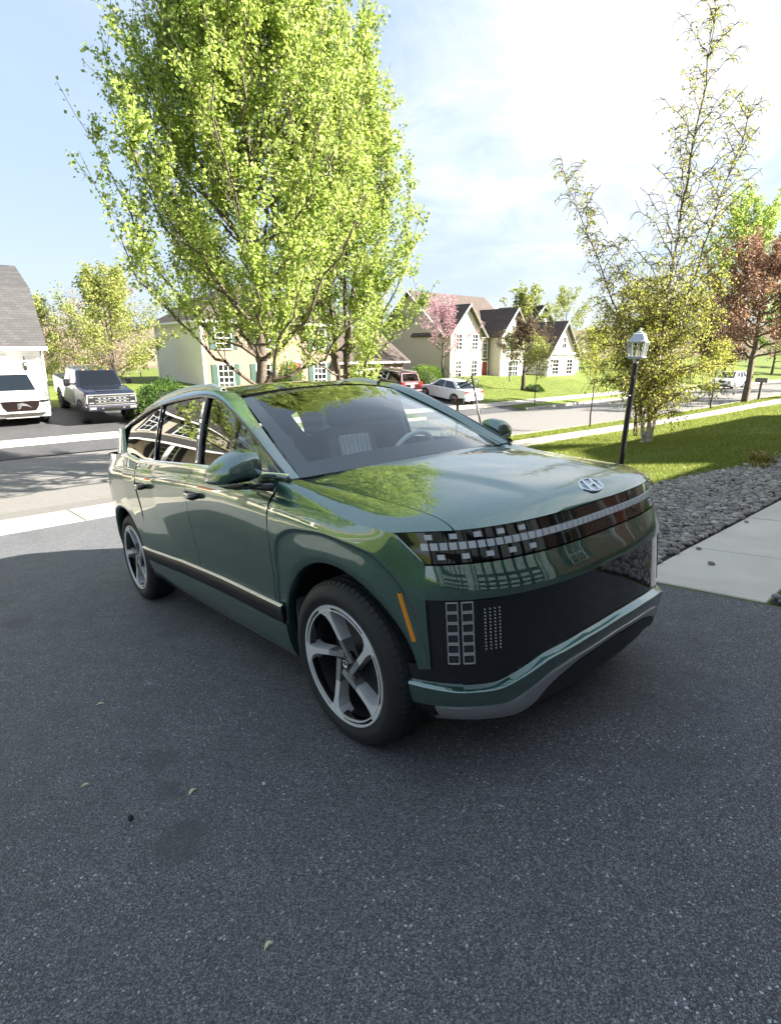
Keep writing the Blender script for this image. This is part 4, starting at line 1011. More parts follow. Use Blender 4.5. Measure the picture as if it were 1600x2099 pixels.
LEAF_GREEN = blade_mat('green_leaf', [(0.0, (0.06, 0.12, 0.018)), (0.5, (0.12, 0.21, 0.028)), (1.0, (0.22, 0.31, 0.05))], 0.4)
LEAF_DRY = blade_mat('dry_twig_leaf', [(0.0, (0.16, 0.12, 0.075)), (0.5, (0.28, 0.22, 0.14)), (1.0, (0.40, 0.33, 0.22))], 0.3)
class Skel:
    def __init__(s, seed): s.r = np.random.default_rng(seed); s.a = []; s.b = []; s.ra = []; s.rb = []; s.lp = []; s.ld = []
    def path(s, P, r0, r1):
        P = np.asarray(P); n = len(P)-1; rr = np.linspace(r0, r1, n+1)
        s.a.append(P[:-1]); s.b.append(P[1:]); s.ra.append(rr[:-1]); s.rb.append(rr[1:])
    def bez(s, p0, d0, p2, n, wig=0.0):
        p0 = np.asarray(p0, float); p2 = np.asarray(p2, float); p1 = p0+np.asarray(d0, float); t = np.linspace(0, 1, n+1)[:, None]
        P = (1-t)**2*p0+2*t*(1-t)*p1+t*t*p2
        if wig: P[1:-1] += s.r.normal(0, wig, P[1:-1].shape)
        return P
    def leaves(s, P, n, spread, tmin=0.0):
        P = np.asarray(P); m = len(P)-1; t = tmin+(1-tmin)*s.r.random(n); k = np.minimum((t*m).astype(int), m-1); f = (t*m-k)[:, None]
        q = P[k]*(1-f)+P[k+1]*f; s.lp.append(q+s.r.normal(0, spread, q.shape)); s.ld.append(P[k+1]-P[k])
    def wood(s, name, mat, parent, sides=5):
        a = np.concatenate(s.a); b = np.concatenate(s.b); ra = np.concatenate(s.ra); rb = np.concatenate(s.rb)
        t = b-a; t /= np.linalg.norm(t, axis=1, keepdims=True)+1e-9; ref = np.where(np.abs(t[:, 2:3]) < 0.9, np.array([[0, 0, 1.0]]), np.array([[1.0, 0, 0]]))
        u = np.cross(t, ref); u /= np.linalg.norm(u, axis=1, keepdims=True); v = np.cross(t, u); n = len(a); V = np.zeros((n, 2, sides, 3))
        for j in range(sides):
            an = 2*math.pi*j/sides; o = u*math.cos(an)+v*math.sin(an); V[:, 0, j] = a+o*ra[:, None]; V[:, 1, j] = b+o*rb[:, None]
        base = (np.arange(n)*2*sides)[:, None]; j = np.arange(sides)[None]; jn = (j+1) % sides
        F = np.stack([base+j, base+jn, base+sides+jn, base+sides+j], -1).reshape(-1, 4)
        return mesh(name, V.reshape(-1, 3), F, mat, parent, True)
    def crown(s, name, mat, parent, size, asp=0.8, up=0.5, droop=0.3, keep=None):
        P = np.concatenate(s.lp); D = np.concatenate(s.ld); D = D/(np.linalg.norm(D, axis=1, keepdims=True)+1e-9)
        if keep is not None: k = keep(P); P = P[k]; D = D[k]
        n = len(P); r = s.r; ax = D*0.4+r.normal(0, 0.6, (n, 3)); ax[:, 2] -= droop; ax /= np.linalg.norm(ax, axis=1, keepdims=True)
        nm = r.normal(0, 0.6, (n, 3)); nm[:, 2] += up; w = np.cross(ax, nm); w /= np.linalg.norm(w, axis=1, keepdims=True)+1e-9; nn = np.cross(w, ax)
        L = (size*r.uniform(0.65, 1.3, n))[:, None]; W = L*asp*0.5
        V = np.stack([P, P+ax*L*0.45+w*W+nn*L*0.12, P+ax*L, P+ax*L*0.45-w*W+nn*L*0.12], 1).reshape(-1, 3)
        o = mesh(name, V, np.arange(n*4).reshape(-1, 4), mat, parent); return o
def broadleaf(name, label, base, H, Rad, h0, env, nl, leafmat, size, nleaf, seed, barkm=None, trunk_r=0.16, asc=(0.5, 1.0), nsub=7, ntw=4, stems=1, spread=0.10, asp=0.85, group=None, cat='tree', droop=0.3, lean=(0, 0), up=0.5, sides=5, tmin=0.3, sub_up=0.5):
    """env(f) is the crown radius (fraction of Rad) at height fraction f of the crown"""
    base = np.array(base, float); root = empty(name, tuple(base), 0, label, cat, group); S = Skel(seed); r = S.r
    perlimb = nleaf/ (nl*nsub*(ntw+1)*1.0)
    trunks = []
    for k in range(stems):
        a = r.uniform(0, 6.28); off = np.array([math.cos(a), math.sin(a), 0])*(0.0 if stems == 1 else 0.22*Rad)
        top = np.array([off[0]*1.3+lean[0], off[1]*1.3+lean[1], H*(0.92 if stems == 1 else r.uniform(0.78, 0.95))])
        P = S.bez((0, 0, -0.15), (off[0]*0.5, off[1]*0.5, H*0.4), top, 14, 0.012*H*0.3); S.path(P, trunk_r*(1 if stems == 1 else 0.75), trunk_r*0.12); trunks.append(P)
    for i in range(nl):
        T = trunks[i % stems]; f = ((i+r.random())/nl)**0.85; hs = lerp_(h0, H*0.80, f); k = np.argmin(abs(T[:, 2]-hs)); p0 = T[k]
        az = i*2.399+r.uniform(-0.4, 0.4); rise = lerp_(asc[0], asc[1], f)*r.uniform(0.7, 1.3)
        # end on the envelope
        fe = f
        for _ in range(3):
            rad = Rad*env(fe)*r.uniform(0.82, 1.05); he = min(hs+rise*max(rad, 0.25*Rad)*1.15+0.3, H); fe = np.clip((he-h0)/(H-h0), 0, 1)
        rad = Rad*env(fe)*r.uniform(0.85, 1.05); o = np.array([math.cos(az), math.sin(az), 0]); p2 = np.array([0, 0, he])+o*rad+np.array([lean[0], lean[1], 0])*fe*0.7
        L = np.linalg.norm(p2-p0); B = S.bez(p0, o*L*0.38+np.array([0, 0, L*0.12]), p2, 9, 0.02*L); rl = trunk_r*0.30*(1-0.55*f); S.path(B, rl, 0.010)
        for j in range(nsub):
            t = 0.22+0.78*(j+r.random())/nsub; kk = min(int(t*9), 8); q = B[kk]+(B[kk+1]-B[kk])*(t*9-kk); d = B[kk+1]-B[kk]; d = d/np.linalg.norm(d)
            sd = np.cross(d, r.normal(0, 1, 3)); sd /= np.linalg.norm(sd)+1e-9; ln = L*r.uniform(0.20, 0.36)*(1.15-0.5*t)+0.15
            e = q+(d*0.55+sd*0.65+np.array([0, 0, sub_up]))*ln; C = S.bez(q, d*ln*0.4, e, 5, 0.02*ln); S.path(C, max(0.006, rl*0.35*(1-t*0.5)), 0.004); S.leaves(C, int(perlimb*1.0+r.random()), spread, tmin)
            for m in range(ntw):
                tq = r.uniform(0.25, 1.0); q2 = C[min(int(tq*5), 5)]; sd = r.normal(0, 1, 3); sd[2] = abs(sd[2])*sub_up*1.6-(0.0 if droop < 0.9 else 1.2); sd /= np.linalg.norm(sd); l2 = ln*r.uniform(0.28, 0.55)
                Dd = S.bez(q2, sd*l2*0.5, q2+sd*l2+np.array([0, 0, (0.15 if droop < 0.9 else -0.35)*l2]), 3); S.path(Dd, 0.006, 0.003); S.leaves(Dd, int(perlimb+r.random()), spread, 0.1)
    S.wood('trunk', barkm or BARK, root, sides)
    if nleaf > 0: S.crown('crown', leafmat, root, size, asp, up, droop)
    return root
def gz(x, y): return float(zt(x, y))
ENV_MAPLE = lambda f: float(np.interp(f, [0, 0.08, 0.2, 0.4, 0.6, 0.8, 1.0], [0.60, 0.84, 1.0, 0.95, 0.72, 0.46, 0.14]))
ENV_OVAL = lambda f: float(np.interp(f, [0, 0.2, 0.5, 0.8, 1.0], [0.6, 0.95, 1.0, 0.75, 0.25]))
broadleaf('maple_tree', 'large bright green maple behind the roof of the green car', (-10.5, 4.30, gz(-10.5, 4.3)), 12.4, 3.45, 1.7, ENV_MAPLE, 70, LEAF_MAPLE, 0.074, 150000, 21, BARK, 0.17, (0.5, 2.2), 9, 6, 1, 0.06, sub_up=1.15)
broadleaf('maple_tree', 'second maple right of the largest one, with several stems', (-10.9, 7.0, gz(-10.9, 7.0)), 10.4, 2.25, 1.7, ENV_MAPLE, 48, LEAF_MAPLE, 0.070, 68000, 35, BARK, 0.12, (0.6, 2.4), 7, 6, 4, 0.055, sub_up=1.15)
broadleaf('maple_tree', 'maple at the left edge of the view, only leaf tips in sight', (-10.3, -5.7, gz(-10.3, -5.7)), 9.5, 4.5, 1.9, ENV_MAPLE, 40, LEAF_MAPLE, 0.10, 42000, 52, BARK_D, 0.17, (0.5, 1.1), 7, 4, 1, 0.08, sub_up=0.6)
# the birch: three pale stems, thin weeping twigs, leafing out at the bottom first
def birch():
    bx, by = -5.26, 13.44; z0 = gz(bx, by); root = empty('birch_tree', (bx, by, z0), 0, 'tall white barked birch with sparse young leaves behind the lamp post', 'tree'); S = Skel(9); r = S.r; Tw = Skel(10)
    right = np.array([0.654, 0.756, 0]); H = 10.9
    stems = [((0.0, 0.0), right*0.35, H, 0.085), ((0.05, 0.12), right*1.55, 8.4, 0.055), ((-0.06, -0.1), right*-3.05, 6.9, 0.06)]
    for (ox, oy), e, h, rad in stems:
        P = S.bez((ox, oy, -0.1), np.array([0, 0, h*0.30])+e*0.05, np.array([e[0], e[1], h]), 26, 0.025); S.path(P[:17], rad, rad*0.42); Tw.path(P[16:], rad*0.42, 0.006)
        nb = int(h*5.6)
        for i in range(nb):
            f = 0.14+0.86*(i+r.random())/nb; k = min(int(f*26), 25); p0 = P[k]; az = i*2.4+r.uniform(-.5, .5); o = np.array([math.cos(az), math.sin(az), 0]); L = h*r.uniform(0.16, 0.27)*(1.25-f*0.9); e2 = p0+o*L*0.75+np.array([0, 0, L*(0.85 if f > 0.35 else 0.35)])
            B = Tw.bez(p0, o*L*0.25+np.array([0, 0, L*0.45]), e2, 7, 0.02*L); Tw.path(B, max(0.014, rad*0.34*(1-f)), 0.007)
            low = p0[2] < 3.6
            for j in range(12):
                t = 0.2+0.8*(j+r.random())/12; q = B[min(int(t*7), 7)]; sd = r.normal(0, 1, 3); sd[2] = 0.15; sd /= np.linalg.norm(sd); l2 = r.uniform(0.25, 0.6)*(1.2-0.4*f)
                C = Tw.bez(q, sd*l2*0.6+np.array([0, 0, 0.15*l2]), q+sd*l2*0.8-np.array([0, 0, l2*0.45]), 4); Tw.path(C, 0.009, 0.005)
                Tw.leaves(C, 7 if low else int(r.integers(2, 7)), 0.05, 0.1)
                if low:
                    for _ in range(2):
                        sd = r.normal(0, 1, 3); sd /= np.linalg.norm(sd); D = Tw.bez(C[2], sd*0.2, C[2]+sd*0.35-np.array([0, 0, 0.35]), 3); Tw.path(D, 0.006, 0.004); Tw.leaves(D, 5, 0.06, 0.0)
    S.wood('trunk', BIRCH, root, 8); Tw.wood('twigs', BIRCH_TWIG, root, 3); Tw.crown('crown', LEAF_BIRCH, root, 0.062, 0.8, 0.4, 0.5)
birch()
broadleaf('leafing_tree', 'dense yellow green young tree just behind the birch', (-6.6, 15.6, gz(-6.6, 15.6)), 4.9, 2.0, 0.5, ENV_OVAL, 24, LEAF_BIRCH, 0.055, 4200, 77, BIRCH_TWIG, 0.05, (0.2, 0.9), 7, 4, 2, 0.09, sides=4)
broadleaf('young_tree', 'young staked tree on the near verge left of the lamp post', (-10.5, 19.6, gz(-10.5, 19.6)), 3.9, 1.15, 1.3, ENV_OVAL, 16, LEAF_BIRCH, 0.075, 2600, 41, BARK_D, 0.045, (0.4, 1.2), 5, 3, 1, 0.08, group='young street trees', sides=4)
broadleaf('young_tree', 'thin young tree on the near verge right of the birch', (-10.6, 33.0, gz(-10.6, 33)), 3.6, 1.1, 1.4, ENV_OVAL, 14, LEAF_BIRCH, 0.085, 2200, 43, BARK_D, 0.06, (0.4, 1.2), 5, 3, 1, 0.08, group='young street trees', sides=4)
broadleaf('young_tree', 'young green tree on the far verge in front of the dark tree', (-21.0, 30.6, gz(-21, 30.6)), 4.3, 1.25, 1.5, ENV_OVAL, 16, LEAF_PALE, 0.10, 2600, 44, BARK_D, 0.05, (0.5, 1.3), 5, 3, 1, 0.09, group='young street trees', sides=4)
broadleaf('copper_tree', 'reddish copper leaved tree on the verge at the right edge', (-10.8, 39.2, gz(-10.8, 39)), 9.6, 4.3, 2.6, ENV_OVAL, 34, LEAF_RED, 0.14, 21000, 61, BARK, 0.26, (0.2, 0.9), 7, 4, 1, 0.13)
broadleaf('tall_green_tree', 'tall fresh green tree rising behind the copper tree', (-26.0, 80.0, gz(-26, 80)), 21.5, 6.2, 4.0, ENV_OVAL, 34, LEAF_MAPLE, 0.22, 22000, 62, BARK, 0.30, (0.7, 1.5), 7, 4, 1, 0.14)
broadleaf('blossom_tree', 'pink blossoming redbud in front of the twin gable house', (-31.2, 32.0, gz(-31.2, 32)), 6.6, 3.3, 2.0, ENV_OVAL, 20, LEAF_PINK, 0.085, 6500, 63, BARK, 0.15, (0.5, 1.2), 7, 4, 1, 0.05, asp=0.7)
broadleaf('bronze_tree', 'dark bronze leaved crab apple on the far lawn', (-26.6, 36.9, gz(-26.6, 36.9)), 5.3, 2.9, 1.4, ENV_OVAL, 24, LEAF_BRN, 0.11, 9000, 64, BARK_D, 0.20, (0.4, 1.0), 6, 4, 1, 0.10)
broadleaf('garden_tree', 'small green tree by the entrance of the twin gable house', (-31.0, 40.8, gz(-31, 40.8)), 4.4, 1.3, 1.4, ENV_OVAL, 14, LEAF_GREEN, 0.11, 2600, 65, BARK_D, 0.06, (0.5, 1.2), 5, 3, 1, 0.10, sides=4)
broadleaf('pale_tree', 'pale yellow green spreading tree left of the white side wall', (-37.0, 8.2, gz(-37, 8.2)-0.2), 6.8, 3.9, 0.4, ENV_OVAL, 30, LEAF_PALE, 0.12, 16000, 66, BARK, 0.12, (0.3, 1.2), 7, 4, 3, 0.13, sides=4)
broadleaf('pale_tree', 'smaller pale green tree beside the white garage wall', (-40.0, 4.6, gz(-40, 4.6)-0.2), 5.4, 2.2, 0.4, ENV_OVAL, 18, LEAF_PALE, 0.12, 4500, 67, BARK, 0.10, (0.3, 1.2), 6, 3, 2, 0.13, sides=4)
FAR = [(-34, 74, 8.5, 3.6, LEAF_PALE, 'pale green tree beside the far end of the dark roof house'), (-24, 92, 11, 4.6, LEAF_GREEN, 'green tree farthest down the street on the far side'), (-8.8, 60, 9, 3.8, LEAF_BRN, 'bronze tree on the near side beyond the tall green tree'), (-7.5, 47, 7.5, 3.4, LEAF_GREEN, 'green tree on the near lawn right of the copper tree'), (-31, 88, 9, 4.2, LEAF_DARK, 'dark evergreen tree at the end of the street'), (-22.3, 66, 6.5, 2.6, LEAF_BRN, 'low dark tree behind the parked white car down the street'), (-45, 62, 10, 4.2, LEAF_PALE, 'pale tree behind the dark roof house'), (-40, 100, 12, 5.5, LEAF_GREEN, 'broad green tree in the distance beyond the street end'), (-12, 105, 11, 5.5, LEAF_PALE, 'broad pale tree closing the street at its far end'), (-3, 84, 10, 5, LEAF_GREEN, 'green tree on the near side far along the street'), (-18, 122, 13, 6.5, LEAF_BRN, 'brownish tree farthest away in the middle of the street end'), (-58, 92, 13, 6, LEAF_PALE, 'pale tree on the skyline right of the dark roof house'), (-62, 40, 9, 4.5, LEAF_PALE, 'pale tree rising behind the twin gable house')]
for k, (x, y, h, rr, lm, lb) in enumerate(FAR): broadleaf('street_tree', lb, (x, y, gz(x, y)), h, rr, 1.6, ENV_OVAL, 18, lm, 0.24, 5200, 80+k, BARK, 0.18, (0.3, 1.0), 6, 3, 1, 0.18, sides=4)
# bare brush and low wood far left
def brush():
    S = Skel(5); r = S.r
    for i in range(80):
        x = r.uniform(-75, -46); y = 3.0+(-x-40)*0.22+r.uniform(-9, 9); z0 = gz(x, y)-0.3; h = r.uniform(3.0, 7.0)*(1.0 if i % 5 else 1.25)
        top = np.array([x+r.normal(0, .5), y+r.normal(0, .5), z0+h]); P = S.bez((x, y, z0), (0, 0, h*0.4), top, 6, 0.06); S.path(P, 0.05, 0.012)
        for j in range(22):
            q = P[int(r.integers(1, 6))]; d = r.normal(0, 1, 3); d[2] = abs(d[2])*0.9+0.3; d /= np.linalg.norm(d); l = r.uniform(0.6, 1.7); B = S.bez(q, d*l*0.5, q+d*l+np.array([0, 0, 0.25*l]), 3); S.path(B, 0.016, 0.007); S.leaves(B, 24, 0.22, 0.1)
    o = S.wood('brushwood', BARK, None, 3); tag(o, 'bare brown brushwood at the far left beside the garage', 'brushwood', kind='stuff')
    c = S.crown('brush_leaves', LEAF_DRY, None, 0.12); tag(c, 'sparse dry leaves and buds on the brushwood far left', 'brushwood', kind='stuff')
brush()
def shrub(name, label, loc, rx, ry, rz, mat, n, size, seed):
    r = np.random.default_rng(seed); root = empty(name, loc, 0, label, 'shrub'); S = Skel(seed)
    u = r.normal(0, 1, (n, 3)); u /= np.linalg.norm(u, axis=1, keepdims=True); u[:, 2] = np.abs(u[:, 2]); lump = 1+0.10*np.sin(u[:, 0]*7+seed)*np.sin(u[:, 1]*6)+0.06*np.sin(u[:, 2]*11+u[:, 0]*9)
    q = u*np.array([rx, ry, rz])*(lump*r.uniform(0.72, 1.03, n)**0.6)[:, None]; S.lp = [q]; S.ld = [u]; S.crown('foliage', mat, root, size, 0.5, 0.3, -0.3)
    for k in range(9):
        d = np.array([math.cos(k*0.7)*rx*0.6, math.sin(k*0.7)*ry*0.6, rz*0.75]); S.path(S.bez((0, 0, -0.1), (0, 0, rz*0.4), d, 5, 0.03), 0.035, 0.01)
    # solid dark core added inside to stop light passing through the foliage
    V, F = ico(); V = V*np.array([rx*0.74, ry*0.74, rz*0.78]); V[:, 2] = np.maximum(V[:, 2], -0.1); mesh('light_block_core', V, F, plain('shrub_core', (0.02, 0.028, 0.010), 0.9, var=0.5, scale=25), root, True)
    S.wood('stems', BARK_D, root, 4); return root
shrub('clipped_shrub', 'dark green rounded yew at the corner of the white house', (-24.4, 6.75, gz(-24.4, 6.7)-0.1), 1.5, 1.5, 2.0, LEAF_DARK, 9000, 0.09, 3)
shrub('clipped_shrub', 'bright green rounded bush behind the maroon minivan', (-31.5, 30.2, gz(-31.5, 30)-0.1), 1.7, 1.7, 1.7, LEAF_GREEN, 6000, 0.11, 4)
shrub('clipped_shrub', 'low green bush at the foot of the bronze tree', (-26.0, 37.6, gz(-26, 37.6)-0.05), 0.8, 0.8, 0.55, LEAF_DARK, 1500, 0.10, 6)
shrub('foundation_shrub', 'yellow green upright shrub under the brick house windows', (-33.6, 18.9, gz(-33.6, 18.9)-0.4), 1.0, 1.0, 2.2, LEAF_GREEN, 4000, 0.11, 8)
shrub('hedge_shrub', 'bright green hedge at the far end of the street', (-14.0, 84.0, gz(-14, 84)), 1.6, 6.0, 2.2, LEAF_GREEN, 6000, 0.2, 9)
# far ridge
def hills():
    r = np.random.default_rng(2); n = 90; P = []
    az = np.linspace(R(95), R(265), n)
    for d, z in ((520, -40), (620, 8), (800, 26), (1000, 31), (1250, 20)):
        k = 1+0.25*np.sin(az*7+d)+0.12*np.sin(az*19); P.append(np.stack([d*np.cos(az), d*np.sin(az), z*np.where(z > 0, k, 1)], -1))
    t = NT('wooded_hill'); nn = t.noise(0.05, 8, 0.7, t.geo()); c = t.ramp(nn.outputs['Fac'], [(0.35, (0.12, 0.10, 0.075)), (0.6, (0.22, 0.19, 0.13)), (0.75, (0.22, 0.24, 0.12))]); m = t.bsdf(c, 0.95, normal=t.bump(nn.outputs['Fac'], 1.0, 3.0), spec=0.0)
    tag(mesh('hills', np.stack(P, 1).reshape(-1, 3), gridF(n, 5), m, None, True), kind='structure')
hills()
# ------------------------------------------------------------------ houses
def siding(name, col, pitch=0.115):
    t = NT(name); P = t.geo(); sp = t.N('ShaderNodeSeparateXYZ'); t.L(P, sp.inputs[0]); n = t.noise(1.6, 5, 0.6, P)
    f = t.math('FRACT', t.math('DIVIDE', sp.outputs[2], pitch))
    c = t.mix(t.math('MULTIPLY', n.outputs['Fac'], 0.5), col, tuple(k*0.86 for k in col))
    m = t.bsdf(c, 0.6, normal=t.bump(f, 0.9, 0.02)); MATS[name] = m; return m
def shingle(name, col):
    t = NT(name); P = t.geo(); mp = t.N('ShaderNodeMapping'); t.L(P, mp.inputs[0]); mp.inputs['Scale'].default_value = (1, 1, 2.2)
    br = t.N('ShaderNodeTexBrick'); sp = t.N('ShaderNodeSeparateXYZ'); t.L(P, sp.inputs[0]); cb = t.N('ShaderNodeCombineXYZ')
    t.L(t.math('ADD', sp.outputs[1], sp.outputs[0]), cb.inputs[0]); t.L(sp.outputs[2], cb.inputs[1]); t.L(cb.outputs[0], br.inputs['Vector'])
    br.inputs['Scale'].default_value = 1.0; br.inputs['Brick Width'].default_value = 0.33; br.inputs['Row Height'].default_value = 0.11; br.inputs['Mortar Size'].default_value = 0.006
    br.inputs['Color1'].default_value = (*tuple(k*0.8 for k in col), 1); br.inputs['Color2'].default_value = (*tuple(k*1.25 for k in col), 1); br.inputs['Mortar'].default_value = (*tuple(k*0.4 for k in col), 1)
    n = t.noise(3.0, 5, 0.65, P); c = t.mix(t.math('MULTIPLY', n.outputs['Fac'], 0.5), br.outputs['Color'], tuple(k*0.7 for k in col))
    m = t.bsdf(c, 0.85, normal=t.bump(br.outputs['Fac'], 0.4, 0.01)); MATS[name] = m; return m
def brick_mat(name, c1, c2, mortar):
    t = NT(name); P = t.geo(); br = t.N('ShaderNodeTexBrick'); sp = t.N('ShaderNodeSeparateXYZ'); t.L(P, sp.inputs[0]); cb = t.N('ShaderNodeCombineXYZ')
    t.L(t.math('ADD', sp.outputs[1], sp.outputs[0]), cb.inputs[0]); t.L(sp.outputs[2], cb.inputs[1]); t.L(cb.outputs[0], br.inputs['Vector'])
    br.inputs['Scale'].default_value = 1.0; br.inputs['Brick Width'].default_value = 0.22; br.inputs['Row Height'].default_value = 0.075; br.inputs['Mortar Size'].default_value = 0.008
    for k, v in (('Color1', c1), ('Color2', c2), ('Mortar', mortar)): br.inputs[k].default_value = (*v, 1)
    n = t.noise(14, 4, 0.6, P); c = t.mix(t.math('MULTIPLY', n.outputs['Fac'], 0.35), br.outputs['Color'], c1)
    m = t.bsdf(c, 0.85, normal=t.bump(br.outputs['Fac'], 0.5, -0.008)); MATS[name] = m; return m
SID_WHITE = siding('white_siding', (0.74, 0.73, 0.70)); SID_CREAM = siding('cream_siding', (0.50, 0.44, 0.35)); SID_GREY = siding('pale_grey_siding', (0.60, 0.60, 0.58)); SID_TAN = siding('tan_siding', (0.58, 0.50, 0.42))
RF_GREY = shingle('grey_shingles', (0.050, 0.048, 0.048)); RF_BROWN = shingle('brown_shingles', (0.072, 0.052, 0.043)); RF_DARK = shingle('dark_brown_shingles', (0.095, 0.070, 0.060))
BRK_TAN = brick_mat('tan_brick', (0.17, 0.105, 0.072), (0.23, 0.165, 0.115), (0.26, 0.23, 0.19)); BRK_RED = brick_mat('red_brick', (0.22, 0.085, 0.06), (0.32, 0.14, 0.10), (0.42, 0.39, 0.35))
TRIM = plain('white_trim', (0.78, 0.77, 0.75), 0.5, var=0.04); SHUT_G = plain('green_shutter', (0.016, 0.052, 0.034), 0.5); SHUT_B = plain('black_shutter', (0.025, 0.025, 0.028), 0.5)
RED_DOOR = plain('red_door', (0.30, 0.05, 0.03), 0.4); STONE_W = siding('ivory_siding', (0.60, 0.56, 0.49)); G_HOUSE = glass('window_glass', (0.45, 0.47, 0.48), 1.0, 1.8); BLIND = plain('window_blind', (0.20, 0.20, 0.19), 0.7)
LANT_M = plain('dark_bronze', (0.02, 0.018, 0.016), 0.4, 0.3)
def frameM(o, ux, n):
    """matrix with local x along the wall, y up, z outwards"""
    ux = Vector(ux).normalized(); n = Vector(n).normalized(); up = n.cross(ux)
    return Matrix(((ux.x, up.x, n.x, o[0]), (ux.y, up.y, n.y, o[1]), (ux.z, up.z, n.z, o[2]), (0, 0, 0, 1)))
def window(root, M, x, y, w, h, grid=(2, 4), shut=None, arch=False, name='window'):
    b = MB(); f = 0.07
    b.box((x, y+h/2+f/2, 0.03), (w+2*f, f, 0.10), M=M); b.box((x, y-h/2-f/2, 0.04), (w+2.6*f, f, 0.14), M=M)
    b.box((x-w/2-f/2, y, 0.03), (f, h, 0.10), M=M); b.box((x+w/2+f/2, y, 0.03), (f, h, 0.10), M=M)
    win = b.build(name, TRIM, root)
    MB().box((x, y, 0.012), (w, h, 0.012), M=M).build('blind', BLIND, win)
    MB().box((x, y, 0.030), (w, h, 0.006), M=M).build('pane', G_HOUSE, win)
    g = MB()
    for k in range(1, grid[0]): g.box((x-w/2+w*k/grid[0], y, 0.042), (0.028, h, 0.014), M=M)
    for k in range(1, grid[1]): g.box((x, y-h/2+h*k/grid[1], 0.042), (w, 0.05 if k == grid[1]//2 else 0.026, 0.013), M=M)
    if g.v: g.build('glazing_bar', TRIM, win)
    if shut is not None:
        for s in (-1, 1):
            c = MB(); c.box((x+s*(w/2+f+0.21), y, 0.03), (0.38, h+0.06, 0.05), M=M)
            for k in range(9): c.box((x+s*(w/2+f+0.21), y-h/2+h*(k+0.5)/9, 0.058), (0.30, h/9*0.55, 0.012), M=M)
            c.build('shutter', shut, win)
    if arch:
        p = [(x+(w/2+f)*math.cos(a), y+h/2+f+(w/2+f)*math.sin(a)) for a in np.linspace(0, math.pi, 13)]
        MB().prism(p, -0.01, 0.05, M).build('arch_head', TRIM, win)
        p = [(x+(w/2-0.02)*math.cos(a), y+h/2+f+0.01+(w/2-0.02)*math.sin(a)) for a in np.linspace(0, math.pi, 13)]
        MB().prism(p, 0.045, 0.058, M).build('arch_pane', G_HOUSE, win)
    return win
def door(root, M, x, y0, w, h, mat, name='door'):
    b = MB(); f = 0.10
    for s in (-1, 1): b.box((x+s*(w/2+f/2), y0+h/2, 0.03), (f, h, 0.10), M=M)
    b.box((x, y0+h+f/2, 0.03), (w+2*f, f, 0.10), M=M); d = b.build('door_frame', TRIM, root)
    c = MB(); c.box((x, y0+h/2, 0.015), (w, h, 0.03), M=M)
    for i in (-1, 1):
        for k, (yc, hh) in enumerate(((0.27, 0.36), (0.72, 0.36))): c.box((x+i*w*0.23, y0+h*yc, 0.034), (w*0.32, h*hh, 0.016), M=M)
    c.build('door_leaf', mat, d); MB().box((x+w*0.38, y0+1.0, 0.06), (0.05, 0.08, 0.05), M=M).build('door_handle', LANT_M, d)
def garage_door(root, M, x, y0, w, h, cut=0.0, rows=4, cols=6, mat=None):
    b = MB(); f = 0.12
    for s in (-1, 1): b.box((x+s*(w/2+f/2), y0+h/2, 0.02), (f, h, 0.12), M=M)
    b.box((x, y0+h+f/2, 0.02), (w+2*f, f, 0.12), M=M); fr = b.build('garage_door_frame', TRIM, root)
    for r in range(rows):
        hh = h/rows; c = MB(); c.box((x, y0+hh*(r+0.5), -0.02), (w, hh-0.012, 0.04), M=M)
        for k in range(cols): c.box((x-w/2+w*(k+0.5)/cols, y0+hh*(r+0.5), 0.006), (w/cols*0.72, hh*0.55, 0.022), M=M)
        c.build('garage_door_panel', mat or TRIM, fr)
    if cut:
        for s in (-1, 1): MB().prism([(x+s*w/2, y0+h), (x+s*(w/2-cut), y0+h), (x+s*w/2, y0+h-cut*0.75)][::s if s < 0 else 1], -0.02, 0.055, M).build('corner_trim', TRIM, fr)
def wall_poly(root, M, poly, mat, th=0.2, name='wall'):
    return MB().prism(poly, -th, 0.0, M).build(name, mat, root)
def roof_quad(root, pts, mat, th=0.14, name='roof_plane'):
    a = [Vector(q) for q in pts]; n = (a[1]-a[0]).cross(a[2]-a[0]).normalized()
    if n.z < 0: n = -n
    m = len(a); V = [q for q in a]+[q-n*th for q in a]
    F = [tuple(range(m)), tuple(range(m, 2*m))[::-1]]+[(i, m+i, m+(i+1) % m, (i+1) % m) for i in range(m)]
    return MB().add(V, F).build(name, mat, root)
